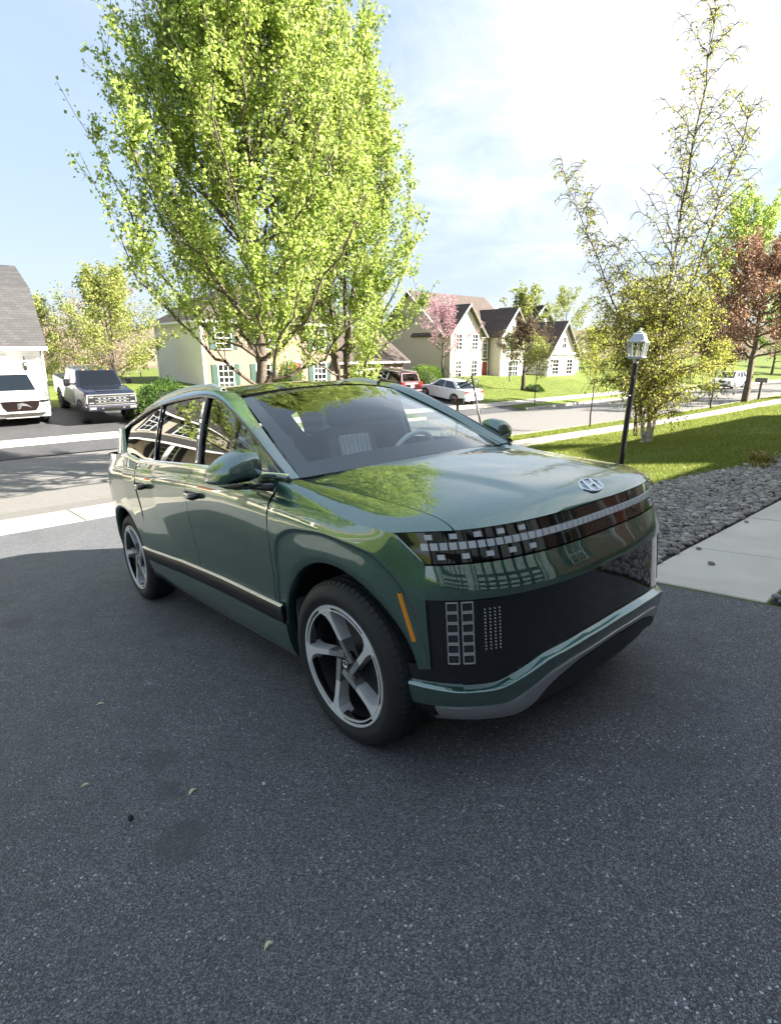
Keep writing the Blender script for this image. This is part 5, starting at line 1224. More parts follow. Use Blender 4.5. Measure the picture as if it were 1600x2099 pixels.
def gable_block(root, x0, x1, y0, y1, zb, eave, ridge, axis, wall, roofm, over=0.35, front=None, name='wall', gablem=None, trim=True):
    """rectangular block with gable roof; x1 is the street side when looking from +X; axis 'y': ridge along y"""
    w = MB(); w.b2(x0, x1, y0, y1, zb-0.6, eave); w.build(name, wall, root)
    if axis == 'y':
        xm = (x0+x1)/2; sl = (ridge-eave)/((x1-x0)/2); zo = eave-over*sl
        for xa in (x0-over, x1+over): roof_quad(root, [(xa, y0-over, zo), (xa, y1+over, zo), (xm, y1+over, ridge), (xm, y0-over, ridge)], roofm)
        for ya, s in ((y0+0.01, -1), (y1-0.01, 1)):
            MB().add([(x0, ya, eave-0.02), (x1, ya, eave-0.02), (xm, ya, ridge-0.12), (x0, ya-s*0.2, eave-0.02), (x1, ya-s*0.2, eave-0.02), (xm, ya-s*0.2, ridge-0.12)], [(0, 1, 2), (3, 5, 4), (0, 3, 4, 1), (1, 4, 5, 2), (2, 5, 3, 0)]).build('gable', gablem or wall, root)
        if trim:
            b = MB(); b.b2(x1+over-0.02, x1+over+0.10, y0-over, y1+over, zo-0.20, zo-0.06); b.build('gutter', TRIM, root)
            b = MB()
            for ya in (y0-over-0.03, y1+over+0.03): b.tube([(x0-over, ya, zo-0.08), (xm, ya, ridge-0.08), (x1+over, ya, zo-0.08)], 0.07, 4)
            b.build('rake_board', TRIM, root)
    else:
        ym = (y0+y1)/2; sl = (ridge-eave)/((y1-y0)/2); zo = eave-over*sl
        for ya in (y0-over, y1+over): roof_quad(root, [(x0-over, ya, zo), (x1+over, ya, zo), (x1+over, ym, ridge), (x0-over, ym, ridge)], roofm)
        for xa, s in ((x0+0.01, -1), (x1-0.01, 1)):
            MB().add([(xa, y0, eave-0.02), (xa, y1, eave-0.02), (xa, ym, ridge-0.12), (xa-s*0.2, y0, eave-0.02), (xa-s*0.2, y1, eave-0.02), (xa-s*0.2, ym, ridge-0.12)], [(0, 1, 2), (3, 5, 4), (0, 3, 4, 1), (1, 4, 5, 2), (2, 5, 3, 0)]).build('gable', gablem or wall, root)
        if trim:
            b = MB()
            b.tube([(x1+over+0.03, y0-over, zo-0.10), (x1+over+0.03, ym, ridge-0.10), (x1+over+0.03, y1+over, zo-0.10)], 0.11, 4); b.build('rake_board', TRIM, root)
def hip_block(root, x0, x1, y0, y1, zb, eave, ridge, wall, roofm, over=0.4, name='wall'):
    MB().b2(x0, x1, y0, y1, zb-0.8, eave).build(name, wall, root)
    a, b, c, d = x0-over, x1+over, y0-over, y1+over; xm = (a+b)/2; k = (b-a)/2
    P, Q = (xm, c+k*0.95, ridge), (xm, d-k*0.95, ridge)
    for q in ([(b, c, eave-0.05), (b, d, eave-0.05), Q, P], [(a, d, eave-0.05), (a, c, eave-0.05), P, Q], [(a, c, eave-0.05), (b, c, eave-0.05), P], [(b, d, eave-0.05), (a, d, eave-0.05), Q]): roof_quad(root, q, roofm, 0.10)
    MB().b2(b-0.02, b+0.10, c, d, eave-0.20, eave-0.06).build('gutter', TRIM, root); MB().b2(a, b, c-0.08, c+0.02, eave-0.20, eave-0.06).build('gutter', TRIM, root)
    MB().b2(a+0.02, b-0.02, c+0.02, d-0.02, eave-0.22, eave-0.19).build('soffit', TRIM, root)
def corner_boards(root, pts, z0, z1):
    for x, y in pts: MB().box((x, y, (z0+z1)/2), (0.16, 0.16, z1-z0)).build('corner_board', TRIM, root)
def own_house():
    """the house the driveway belongs to: garage block behind the photographer, entrance wing beside it"""
    r = empty('own_house', (0, 0, 0), 0, 'brick and white house with a double garage behind the driveway', 'house')
    xg = 4.6; zb = 0.43; ev = 4.75
    gable_block(r, xg, xg+9.0, -9.0, 15.0, zb, ev, 7.4, 'y', BRK_RED, RF_GREY, 0.35)
    gable_block(r, xg-0.25, xg+6.0, 2.2, 11.8, zb, ev, 6.6, 'x', BRK_RED, RF_GREY, 0.35, gablem=SID_WHITE, name='bay_wall')
    M = frameM((xg, 2.1, zb), (0, -1, 0), (-1, 0, 0))
    garage_door(r, M, 2.7, 0.02, 4.1, 2.25); garage_door(r, M, 7.4, 0.02, 3.6, 2.25)
    for x in (0.30, 5.18, 9.5): MB().box((x, 1.3, 0.14), (0.34, 2.8, 0.28), M=M).build('pilaster', TRIM, r)
    MB().box((4.9, 2.75, 0.15), (9.9, 0.32, 0.30), M=M).build('lintel_board', TRIM, r)
    M = frameM((xg-0.25, 11.8, zb), (0, -1, 0), (-1, 0, 0))
    for x in (1.6, 8.0): window(r, M, x, 1.7, 1.0, 1.6, shut=SHUT_B)
    window(r, M, 4.8, 4.6, 1.2, 1.2, shut=SHUT_B); door(r, M, 4.8, 0.15, 1.0, 2.1, RED_DOOR)
own_house()
def side_house():
    r = empty('side_house', (0, 0, 0), 0, 'pale two storey house standing next along the near side', 'house')
    gable_block(r, 4.0, 13.0, 19.6, 34.0, 0.2, 6.75, 9.0, 'y', SID_GREY, RF_BROWN, 0.3)
    M = frameM((4.0, 34.0, 0.2), (0, -1, 0), (-1, 0, 0))
    for x in (2, 5, 9, 12.5):
        window(r, M, x, 4.9, 1.0, 1.5, shut=SHUT_B)
        if x != 5: window(r, M, x, 1.7, 1.0, 1.5, shut=SHUT_B)
    door(r, M, 5.0, 0.1, 1.0, 2.1, RED_DOOR)
side_house()
def left_house():
    """white house across the street at the left: gambrel garage in view, main block reflected in the car's side glass"""
    r = empty('white_garage_house', (-28.6, 0, 0), 0, 'white sided house with grey shingled garage roof behind the white suv', 'house'); r.location = (0, 0, 0)
    xf = -28.6; zb = -0.95; y0, y1 = -4.6, 2.75; ev = zb+2.95
    w = MB(); w.b2(xf-8, xf, y0, y1, zb-0.5, ev); w.build('wall', SID_WHITE, r)
    # gambrel roof: steep lower plane, shallow upper plane
    prof = [(xf+0.45, ev-0.10), (xf-1.35, ev+2.55), (xf-4.0, ev+3.75), (xf-6.65, ev+2.55), (xf-8.45, ev-0.10)]
    for (xa, za), (xb, zb_) in zip(prof[:-1], prof[1:]): roof_quad(r, [(xa, y0-0.3, za), (xa, y1+0.3, za), (xb, y1+0.3, zb_), (xb, y0-0.3, zb_)], RF_GREY)
    for ya in (y1-0.01,): MB().prism([(x, z) for x, z in [(xf, ev-0.05)]+[(x+ (0.0), z-0.15) for x, z in prof[1:4]]+[(xf-8, ev-0.05)]], 0, 0.15, Matrix(((1, 0, 0, 0), (0, 0, -1, ya), (0, 1, 0, 0), (0, 0, 0, 1)))).build('gable', SID_WHITE, r)
    MB().b2(xf+0.42, xf+0.56, y0-0.3, y1+0.3, ev-0.24, ev-0.08).build('gutter', TRIM, r); MB().b2(xf, xf+0.42, y0-0.3, y1+0.3, ev-0.27, ev-0.23).build('soffit', TRIM, r)
    MB().b2(xf-0.02, xf+0.05, y1-0.16, y1+0.05, zb-0.1, ev-0.27).build('corner_board', TRIM, r)
    MB().tube([(xf+0.30, y1+0.12, ev-0.25), (xf+0.10, y1+0.10, ev-0.55), (xf+0.10, y1+0.10, zb+0.05)], 0.045, 6).build('downpipe', TRIM, r)
    M = frameM((xf, y0, zb), (0, 1, 0), (1, 0, 0))
    garage_door(r, M, 3.55, 0.0, 4.9, 2.35, cut=0.75, mat=plain('pale_door', (0.62, 0.64, 0.66), 0.5))
    # wall lantern
    l = MB(); l.box((6.72, 1.95, 0.05), (0.10, 0.22, 0.05), M=M); l.box((6.72, 2.18, 0.14), (0.16, 0.05, 0.16), M=M); l.box((6.72, 1.80, 0.14), (0.13, 0.04, 0.13), M=M)
    for a, c in ((-0.06, 0.08), (0.06, 0.08), (-0.06, 0.20), (0.06, 0.20)): l.box((6.72+a, 1.99, c), (0.016, 0.36, 0.016), M=M)
    l.box((6.72, 2.33, 0.14), (0.03, 0.22, 0.03), M=M); l.build('wall_lantern', LANT_M, r)
    # main block to the left (seen mirrored in the car)
    gable_block(r, xf-9, xf+0.8, -19.5, -4.7, zb, zb+5.6, zb+9.2, 'y', SID_CREAM, RF_GREY, 0.4, name='main_wall')
    M2 = frameM((xf+0.8, -19.5, zb), (0, 1, 0), (1, 0, 0))
    for x in (1.6, 4.2, 7.4, 10.6, 13.2):
        window(r, M2, x, 4.35, 1.0, 1.5, shut=SHUT_B)
        if x != 7.4: window(r, M2, x, 1.65, 1.0, 1.6, shut=SHUT_B)
    door(r, M2, 7.4, 0.1, 1.1, 2.2, RED_DOOR)
    roof_quad(r, [(xf+0.8, -19.7, zb+3.35), (xf+0.8, -4.5, zb+3.35), (xf+3.0, -4.5, zb+2.7), (xf+3.0, -19.7, zb+2.7)], RF_GREY, 0.16, 'porch_roof')
    for k in range(5): MB().box((xf+2.8, -19.2+k*3.6, zb+1.35), (0.16, 0.16, 2.7)).build('porch_post', TRIM, r)
    MB().b2(xf+2.75, xf+2.98, -19.7, -4.5, zb+2.45, zb+2.68).build('porch_beam', TRIM, r); MB().b2(xf+0.8, xf+3.0, -19.6, -4.6, zb-0.4, zb+0.08).build('porch_floor', CONC, r)
left_house()
def brick_house():
    """house behind the big maples: white side wall, tan brick front, garage wing"""
    r = empty('brick_front_house', (0, 0, 0), 0, 'house with white side wall and tan brick front behind the maples', 'house')
    xf = -35.0; zb = -1.30; y0, y1 = 13.2, 24.0; ev = zb+5.0
    hip_block(r, xf-8.5, xf, y0, y1, zb, ev, ev+2.7, SID_WHITE, RF_BROWN)
    wall_poly(r, frameM((xf+0.06, y0, zb), (0, 1, 0), (1, 0, 0)), [(0.02, -0.4), (10.78, -0.4), (10.78, 4.78), (0.02, 4.78)], BRK_TAN, 0.06, 'brick_front')
    M = frameM((xf+0.06, y0, zb), (0, 1, 0), (1, 0, 0))
    for x in (1.45, 4.3, 9.1):
        window(r, M, x, 3.85, 1.05, 1.4, (2, 4), SHUT_G); window(r, M, x, 1.30, 1.05, 1.6, (3, 4), SHUT_G)
    door(r, M, 6.9, 0.1, 1.0, 2.1, RED_DOOR)
    Ms = frameM((xf, y0-0.0, zb), (-1, 0, 0), (0, -1, 0))
    window(r, Ms, 7.6, 3.7, 0.5, 1.1, (1, 2), arch=True); window(r, Ms, 6.6, 1.25, 0.5, 0.9, (1, 2))
    corner_boards(r, [(xf+0.03, y0-0.02), (xf-8.5, y0-0.02)], zb-0.3, ev)
    MB().tube([(xf+0.15, y0-0.10, ev-0.1), (xf+0.15, y0-0.10, zb)], 0.05, 6).build('downpipe', TRIM, r)
    # garage wing
    g0, g1 = 24.05, 30.7; gx = xf+0.3; ge = 1.15
    gable_block(r, gx-6.5, gx, g0, g1, zb-0.2, ge, ge+1.9, 'y', BRK_TAN, RF_BROWN, 0.4, name='garage_wall')
    Mg = frameM((gx, g0, zb-0.25), (0, 1, 0), (1, 0, 0)); garage_door(r, Mg, 3.9, 0.0, 4.4, 1.75, mat=TRIM)
    MB().box((3.9, 2.15, 0.01), (0.5, 0.14, 0.03), M=Mg).build('number_plate', TRIM, r)
    # chimney
    MB().b2(xf-9.0, xf-8.2, 35.0, 35.7, zb, 5.6).build('chimney', SID_CREAM, r)
brick_house()
def gabled_house():
    """cream house with two front gables, centre right"""
    r = empty('twin_gable_house', (0, 0, 0), 0, 'cream house with brown roof and two front gables behind the pink blossom tree', 'house')
    xf = -36.5; zb = -1.5; ev = 3.5
    gable_block(r, xf-9.5, xf, 37.6, 48.4, zb, ev, ev+3.9, 'y', SID_CREAM, RF_BROWN, 0.45)
    # projecting front gable bays
    for (a, b, ridge, pr) in ((37.7, 42.2, ev+2.5, 0.8), (43.9, 47.9, ev+2.35, 1.9)):
        gable_block(r, xf-4.0, xf+pr, a, b, zb, ev, ridge, 'x', STONE_W if pr > 1 else SID_CREAM, RF_DARK, 0.40, gablem=STONE_W, name='bay_wall')
    M = frameM((xf+0.8, 37.7, zb), (0, 1, 0), (1, 0, 0))
    for x in (1.1, 3.4): window(r, M, x, 4.0, 0.8, 1.4, (2, 4)); window(r, M, x, 1.5, 0.8, 1.5, (2, 4))
    M = frameM((xf+1.9, 43.9, zb), (0, 1, 0), (1, 0, 0))
    window(r, M, 2.0, 4.0, 1.5, 1.3, (4, 3)); window(r, M, 2.0, 1.4, 1.6, 1.5, (4, 3))
    Me = frameM((xf+0.45, 42.3, zb), (0, 1, 0), (1, 0, 0)); wall_poly(r, Me, [(0, -0.4), (1.55, -0.4), (1.55, 4.8), (0, 4.8)], BRK_TAN, 0.4, 'entrance_brick')
    window(r, Me, 0.78, 3.2, 0.6, 1.4, (2, 4), arch=True); door(r, Me, 0.78, 0.1, 0.9, 2.0, RED_DOOR)
    Ms = frameM((xf, 37.6, zb), (-1, 0, 0), (0, -1, 0))
    for x in (2.2, 6.0): window(r, Ms, x, 1.5, 0.7, 1.4, (1, 2)); window(r, Ms, x, 4.0, 0.7, 1.3, (1, 2))
gabled_house()
def dark_roof_house():
    r = empty('dark_roof_house', (0, 0, 0), 0, 'white gabled house with a dark roof beyond the twin gable house', 'house')
    xf = -34.0; zb = -1.4; ev = zb+3.3
    gable_block(r, xf-8.5, xf-1.5, 50.3, 60.0, zb, 2.0, 4.7, 'y', SID_GREY, RF_DARK, 0.4)
    gable_block(r, xf-5, xf+1.0, 49.9, 55.2, zb, 1.5, 4.75, 'x', SID_WHITE, RF_DARK, 0.4, gablem=STONE_W, name='bay_wall')
    M = frameM((xf+1.0, 49.9, zb), (0, 1, 0), (1, 0, 0)); window(r, M, 2.65, 3.9, 0.7, 1.1, (2, 2))
    for x in (1.3, 4.0): window(r, M, x, 1.4, 1.1, 1.5, (2, 4))
    wall_poly(r, M, [(0.05, 2.7), (5.25, 2.7), (5.25, 2.9), (0.05, 2.9)], TRIM, -0.25, 'eave_band')
    gable_block(r, xf-16, xf-9.2, 58.0, 68.0, zb, 3.0, 7.4, 'x', SID_GREY, RF_GREY, 0.4, name='rear_wall')
dark_roof_house()
# ------------------------------------------------------------------ parked vehicles
XZ = Matrix(((1, 0, 0, 0), (0, 0, -1, 0), (0, 1, 0, 0), (0, 0, 0, 1)))
def simple_wheel(parent, x, y, r, w, sy, rimmat, knobby=False):
    e = bpy.data.objects.new('wheel', None); COL.objects.link(e); e.parent = parent; e.location = (x, y, r); e.rotation_euler = (0, 0, 0 if sy < 0 else math.pi); e.empty_display_size = 0.1
    Mx = Matrix(((1, 0, 0, 0), (0, 0, 1, 0), (0, 1, 0, 0), (0, 0, 0, 1)))
    b = MB(); b.lathe([(r*0.66, w), (r*0.9, w), (r, w*0.85), (r, w*0.15), (r*0.93, 0.0), (r*0.68, 0.0), (r*0.66, 0.03)], 32, M=Mx); b.f = b.f[:-2]; ty = b.build('tyre', RUBBER, e, True, 40)
    if knobby:
        t = MB()
        for k in range(34):
            a = 2*math.pi*k/34; Mk = Matrix.Rotation(-a, 4, 'Y')
            for yy in (0.03, w*0.5, w-0.03): t.box((r+0.006, yy+(0.02 if k % 2 else -0.02), 0), (0.03, 0.07, 0.05), M=Mk)
        tag(t.build('tread_lugs', RUBBER, ty), kind='stuff')
    b = MB(); b.lathe([(r*0.67, 0.04), (r*0.68, 0.01), (r*0.62, 0.012), (r*0.58, 0.05)], 32, M=Mx); b.f = b.f[:-2]; rim = b.build('rim', rimmat, e, True, 40)
    b = MB(); b.lathe([(r*0.60, 0.07), (0.01, 0.07)], 24, M=Mx); b.build('rim_back', SATIN_BLACK, e)
    s = MB()
    for k in range(5):
        Mk = Matrix.Rotation(k*2*math.pi/5+0.3, 4, 'Y'); s.box((r*0.34, 0.035, 0), (r*0.56, 0.04, r*0.16), M=Mk)
    s.lathe([(r*0.16, 0.05), (r*0.16, 0.012), (0.01, 0.01)], 16, M=Mx); s.build('spokes', rimmat, rim)
    return e
def vehicle(name, label, loc, rz, top, L, W, wheels, wr, paintm, cabin, wins, zlow=0.30, rim=None, cat='car', slope=0.0, arch=1.16, bev=0.09, knobby=False, tw=0.24, clad=None):
    """top: contour of the lower body from nose to tail; cabin: base x0,x1,z,halfwidth and roof x0,x1,z,halfwidth"""
    root = empty(name, loc, rz, label, cat); root.rotation_euler = (0, slope, rz)
    root.rotation_mode = 'ZYX' if False else 'XYZ'
    hw = W/2
    poly = [(x, z) for x, z in top]
    ar = wr*arch; bot = []
    for wx in sorted(wheels):                 # from tail to nose along the bottom
        bot.append((wx-ar*1.02, zlow))
        for a in np.linspace(math.pi*0.97, math.pi*0.03, 11): bot.append((wx+ar*math.cos(a), max(wr+ar*math.sin(a), zlow)))
        bot.append((wx+ar*1.02, zlow))
    poly = poly+bot
    n = len(poly)
    # three layers across: narrow at the outside edge for a rounded flank
    V = []; F = []
    lay = [(-hw, 0.0), (-hw*0.90, 1), (hw*0.90, 1), (hw, 0.0)]
    xm = (top[0][0]+top[-1][0])/2
    for y, _ in lay:
        edge = abs(y) > hw*0.95
        for x, z in poly:
            xx = x
            if edge: xx = xm+(x-xm)*(0.965 if abs(x-xm) > abs(top[0][0]-top[-1][0])*0.40 else 1.0)
            V.append((xx, y, z-(0.05 if edge and z > 0.6 else 0)))
    for i in range(3): F += [(i*n+j, i*n+(j+1) % n, (i+1)*n+(j+1) % n, (i+1)*n+j) for j in range(n)]
    F += [tuple(range(n))[::-1], tuple(3*n+j for j in range(n))]
    body = MB().add(V, F).build('body', paintm, root, True, 32); m = body.modifiers.new('bevel', 'BEVEL'); m.width = bev*0.4; m.segments = 2; m.limit_method = 'ANGLE'; m.angle_limit = R(30)
    MB().b2(min(wheels)-0.3, max(wheels)+0.3, -hw*0.78, hw*0.78, zlow-0.06, zlow+0.35).build('underbody', SATIN_BLACK, root)
    (bx0, bx1, bz, bw), (rx0, rx1, rz_, rw) = cabin            # 0 = front, 1 = rear
    c = MB(); Vc = [(bx0, -bw, bz), (bx0, bw, bz), (bx1, bw, bz), (bx1, -bw, bz), (rx0, -rw, rz_), (rx0, rw, rz_), (rx1, rw, rz_), (rx1, -rw, rz_)]
    c.add(Vc, [(0, 3, 2, 1), (4, 5, 6, 7), (0, 1, 5, 4), (1, 2, 6, 5), (2, 3, 7, 6), (3, 0, 4, 7)]); cab = c.build('cabin', paintm, root, True, 30); m = cab.modifiers.new('bevel', 'BEVEL'); m.width = 0.07; m.segments = 3; m.limit_method = 'ANGLE'
    def quad(pts, name, mat, par, off):
        a = [Vector(q) for q in pts]; nn = (a[1]-a[0]).cross(a[3]-a[0]).normalized(); cc = Vector((0, 0, bz)); mid = (a[0]+a[1]+a[2]+a[3])/4
        ctr = Vector(((bx0+bx1)/2, 0, bz))
        if nn.dot(mid-ctr) < 0: nn = -nn
        P = [q+nn*off for q in a]+[q-nn*0.03 for q in a]
        return MB().add(P, [(0, 1, 2, 3), (7, 6, 5, 4), (0, 4, 5, 1), (1, 5, 6, 2), (2, 6, 7, 3), (3, 7, 4, 0)]).build(name, mat, par)
    def face(c00, c10, c01, c11, u0, u1, v0, v1):
        g = lambda u, v: (Vector(c00)*(1-u)+Vector(c10)*u)*(1-v)+(Vector(c01)*(1-u)+Vector(c11)*u)*v
        return [g(u0, v0), g(u1, v0), g(u1, v1), g(u0, v1)]
    quad(face(Vc[0], Vc[1], Vc[4], Vc[5], 0.06, 0.94, 0.04, 0.93), 'windscreen', G_CAR, root, 0.012)
    quad(face(Vc[3], Vc[2], Vc[7], Vc[6], 0.08, 0.92, 0.12, 0.88), 'rear_screen', G_CAR, root, 0.012)
    for s in (-1, 1):
        a, b, cc, d = (Vc[3], Vc[0], Vc[7], Vc[4]) if s < 0 else (Vc[2], Vc[1], Vc[6], Vc[5])
        for u0, u1 in wins: quad(face(a, b, cc, d, u0, u1, 0.06, 0.88), 'side_window', G_CAR, root, 0.012)
    for wx in wheels:
        for s in (-1, 1): simple_wheel(root, wx, s*(hw+0.005), wr, tw, s, rim or SATIN_SILVER, knobby)
    return root
def bits(root, name, mat, boxes, bevel=0.0, sym=True):
    for c, d in boxes:
        for s in ((-1, 1) if sym and abs(c[1]) > 1e-6 else (1,)): MB().box((c[0], c[1]*s, c[2]), d).build(name, mat, root, bevel=bevel)
def poly_front(root, name, mat, pts, x0, x1, sym=False):
    """outline in (y,z) pushed from x0 to x1"""
    Mf = Matrix(((0, 0, 1, 0), (1, 0, 0, 0), (0, 1, 0, 0), (0, 0, 0, 1)))
    for s in ((1, -1) if sym else (1,)):
        p = [(y*s, z) for y, z in pts]; p = p if s > 0 else p[::-1]
        MB().prism(p, x0, x1, Mf).build(name, mat, root)
SL = math.atan(0.095)
def pose(x, y, rz, half):
    """ground height and pitch for a vehicle standing along X on the slope"""
    za, zb = float(zt(x-half, y)), float(zt(x+half, y)); return (za+zb)/2+0.032, math.atan2(zb-za, 2*half)
def white_suv():
    z, sl = pose(-28.0+0.4, 1.0, 0, 1.5); L = 5.3
    r = vehicle('parked_suv', 'white full size suv with dark grille facing the street by the garage', (-27.75, 1.25, z), 0, [(2.55, 0.40), (2.62, 0.62), (2.60, 0.98), (2.50, 1.16), (1.5, 1.24), (0.95, 1.30), (-2.55, 1.32), (-2.66, 1.1), (-2.68, 0.5), (-2.55, 0.36)], L, 2.06, (-1.45, 1.55), 0.41, P_WHITE, ((1.18, -2.52, 1.24, 0.95), (0.45, -2.25, 1.90, 0.76)), [(0.03, 0.26), (0.28, 0.56), (0.59, 0.90)], slope=-sl)
    poly_front(r, 'grille', plain('dark_red_grille', (0.012, 0.006, 0.006), 0.25, 0.3), [(-0.66, 1.08), (0.66, 1.08), (0.62, 0.86), (0.50, 0.68), (-0.50, 0.68), (-0.62, 0.86)], 2.50, 2.645)
    poly_front(r, 'grille_emblem', CHROME, [(-0.14, 0.98), (0.02, 1.02), (0.18, 0.96), (0.38, 0.80), (0.20, 0.88), (0.02, 0.90), (-0.04, 0.78), (-0.14, 0.76)], 2.60, 2.665)
    poly_front(r, 'headlamp', GLOSS_BLACK, [(0.68, 1.10), (1.0, 1.12), (1.0, 1.03), (0.72, 1.00)], 2.35, 2.63, True)
    poly_front(r, 'marker_lamp', CHROME, [(0.90, 0.92), (0.95, 0.92), (0.92, 0.52), (0.87, 0.50)], 2.40, 2.625, True)
    poly_front(r, 'lower_intake', GLOSS_BLACK, [(-0.86, 0.60), (0.86, 0.60), (0.78, 0.50), (0.5, 0.46), (-0.5, 0.46), (-0.78, 0.50)], 2.45, 2.635)
    poly_front(r, 'skid_strip', CHROME, [(-0.60, 0.44), (0.60, 0.44), (0.55, 0.40), (-0.55, 0.40)], 2.45, 2.63)
    bits(r, 'door_mirror', P_WHITE, [((1.02, 1.13, 1.34), (0.14, 0.22, 0.17))], 0.04); bits(r, 'sunroof', GLOSS_BLACK, [((0.05, 0, 1.893), (0.55, 0.95, 0.03))]); bits(r, 'roof_rail', CHROME, [((-0.9, 0.70, 1.92), (2.4, 0.04, 0.05))], 0.01)
    bits(r, 'door_handle', CHROME, [((0.2, 1.035, 1.12), (0.2, 0.02, 0.03)), ((-0.85, 1.035, 1.12), (0.2, 0.02, 0.03))])
white_suv()
def pickup():
    z, sl = pose(-27.2, 4.15, 0, 1.8)
    r = vehicle('pickup_truck', 'lifted dark navy pickup truck with big chrome grille and knobbly tyres', (-27.0, 4.42, z), 0, [(2.70, 0.68), (2.82, 0.72), (2.82, 0.96), (2.78, 1.34), (2.60, 1.43), (1.55, 1.49), (1.2, 1.50), (-3.15, 1.48), (-3.22, 1.42), (-3.22, 0.75), (-3.1, 0.70)], 6.1, 2.04, (-2.05, 1.75), 0.47, P_NAVY, ((1.38, -1.02, 1.46, 0.97), (0.78, -0.92, 2.10, 0.80)), [(0.06, 0.46), (0.52, 0.92)], zlow=0.66, rim=SATIN_BLACK, cat='truck', slope=-sl, arch=1.18, knobby=True, tw=0.32)
    poly_front(r, 'grille_surround', SATIN_SILVER, [(-0.96, 1.34), (0.96, 1.34), (1.0, 1.0), (0.92, 0.88), (-0.92, 0.88), (-1.0, 1.0)], 2.60, 2.86)
    poly_front(r, 'grille', SATIN_BLACK, [(-0.90, 1.31), (0.90, 1.31), (0.93, 0.92), (-0.93, 0.92)], 2.7, 2.872)
    for zc in (1.24, 1.11, 0.985): bits(r, 'grille_bar', CHROME, [((2.88, 0, zc), (0.03, 1.36, 0.040))], 0.01)
    for zc in (1.175, 1.045):
        for k in range(6): bits(r, 'grille_slot', LAMP_WHITE, [((2.882, -0.5+k*0.2, zc), (0.014, 0.09, 0.018))], sym=False)
    poly_front(r, 'headlamp', GLOSS_BLACK, [(0.70, 1.30), (0.92, 1.30), (0.95, 0.94), (0.70, 0.94)], 2.7, 2.875, True); bits(r, 'lamp_bar', LAMP_WHITE, [((2.88, 0.81, 1.245), (0.015, 0.16, 0.035)), ((2.88, 0.81, 1.0), (0.015, 0.16, 0.03))])
    V = [(0.17*math.cos(a), 1.115+0.075*math.sin(a)) for a in np.linspace(0, 2*math.pi, 24, endpoint=False)]; poly_front(r, 'grille_badge', CHROME, V, 2.87, 2.915); V = [(0.15*math.cos(a), 1.115+0.060*math.sin(a)) for a in np.linspace(0, 2*math.pi, 24, endpoint=False)]; poly_front(r, 'badge_face', P_NAVY, V, 2.9, 2.920)
    bits(r, 'front_bumper', P_NAVY, [((2.83, 0, 0.77), (0.26, 2.04, 0.24))], 0.05); bits(r, 'fog_lamp', CHROME, [((2.965, 0.80, 0.79), (0.012, 0.26, 0.10)), ((2.965, 0.42, 0.78), (0.012, 0.08, 0.04))]); bits(r, 'plate_recess', GLOSS_BLACK, [((2.966, 0, 0.77), (0.01, 0.6, 0.13))])
    bits(r, 'bonnet_bulge', P_NAVY, [((2.0, 0, 1.455), (1.15, 1.05, 0.05))], 0.02)
    bits(r, 'tow_mirror', GLOSS_BLACK, [((1.02, 1.27, 1.62), (0.14, 0.26, 0.30))], 0.05); bits(r, 'mirror_arm', SATIN_BLACK, [((1.05, 1.06, 1.56), (0.08, 0.22, 0.06))]); bits(r, 'roof_marker', AMBER, [((0.70, 0.5, 2.10), (0.10, 0.08, 0.05)), ((0.70, 0.001, 2.10), (0.10, 0.08, 0.05))], 0.01)
    # open load bed
    bits(r, 'bed_liner', SATIN_BLACK, [((-2.1, 0, 1.486), (2.0, 1.55, 0.02))]); bits(r, 'door_handle', CHROME, [((0.35, 1.03, 1.36), (0.2, 0.02, 0.035)), ((-0.7, 1.03, 1.36), (0.2, 0.02, 0.035))]); bits(r, 'side_step', SATIN_BLACK, [((0.1, 0.98, 0.60), (2.2, 0.16, 0.05))])
pickup()
def minivan():
    z, sl = pose(-28.5, 24.0, math.pi, 1.5)
    r = vehicle('minivan', 'maroon minivan parked by the garage beside the white sedan', (-28.9, 23.9, z), math.pi, [(2.45, 0.35), (2.52, 0.6), (2.45, 0.85), (1.5, 1.08), (1.0, 1.12), (-2.5, 1.16), (-2.62, 1.0), (-2.62, 0.5), (-2.5, 0.35)], 5.2, 2.0, (-1.5, 1.55), 0.36, P_MAROON, ((1.55, -2.50, 1.10, 0.93), (0.45, -2.25, 1.74, 0.76)), [(0.02, 0.30), (0.32, 0.60), (0.62, 0.88)], slope=sl, zlow=0.25)
    bits(r, 'tail_lamp', RED_LENS, [((-2.60, 0.80, 1.0), (0.10, 0.30, 0.30))], 0.03); bits(r, 'rear_bumper', P_MAROON, [((-2.62, 0, 0.48), (0.16, 1.9, 0.26))], 0.05); bits(r, 'number_plate', TRIM, [((-2.66, 0, 0.86), (0.02, 0.32, 0.16))]); bits(r, 'roof_rail', CHROME, [((-0.8, 0.70, 1.76), (2.6, 0.04, 0.05))]); bits(r, 'window_chrome', CHROME, [((-0.5, 0.945, 1.125), (3.6, 0.015, 0.03))]); bits(r, 'door_mirror', P_MAROON, [((1.05, 1.07, 1.2), (0.12, 0.2, 0.15))], 0.03)
minivan()
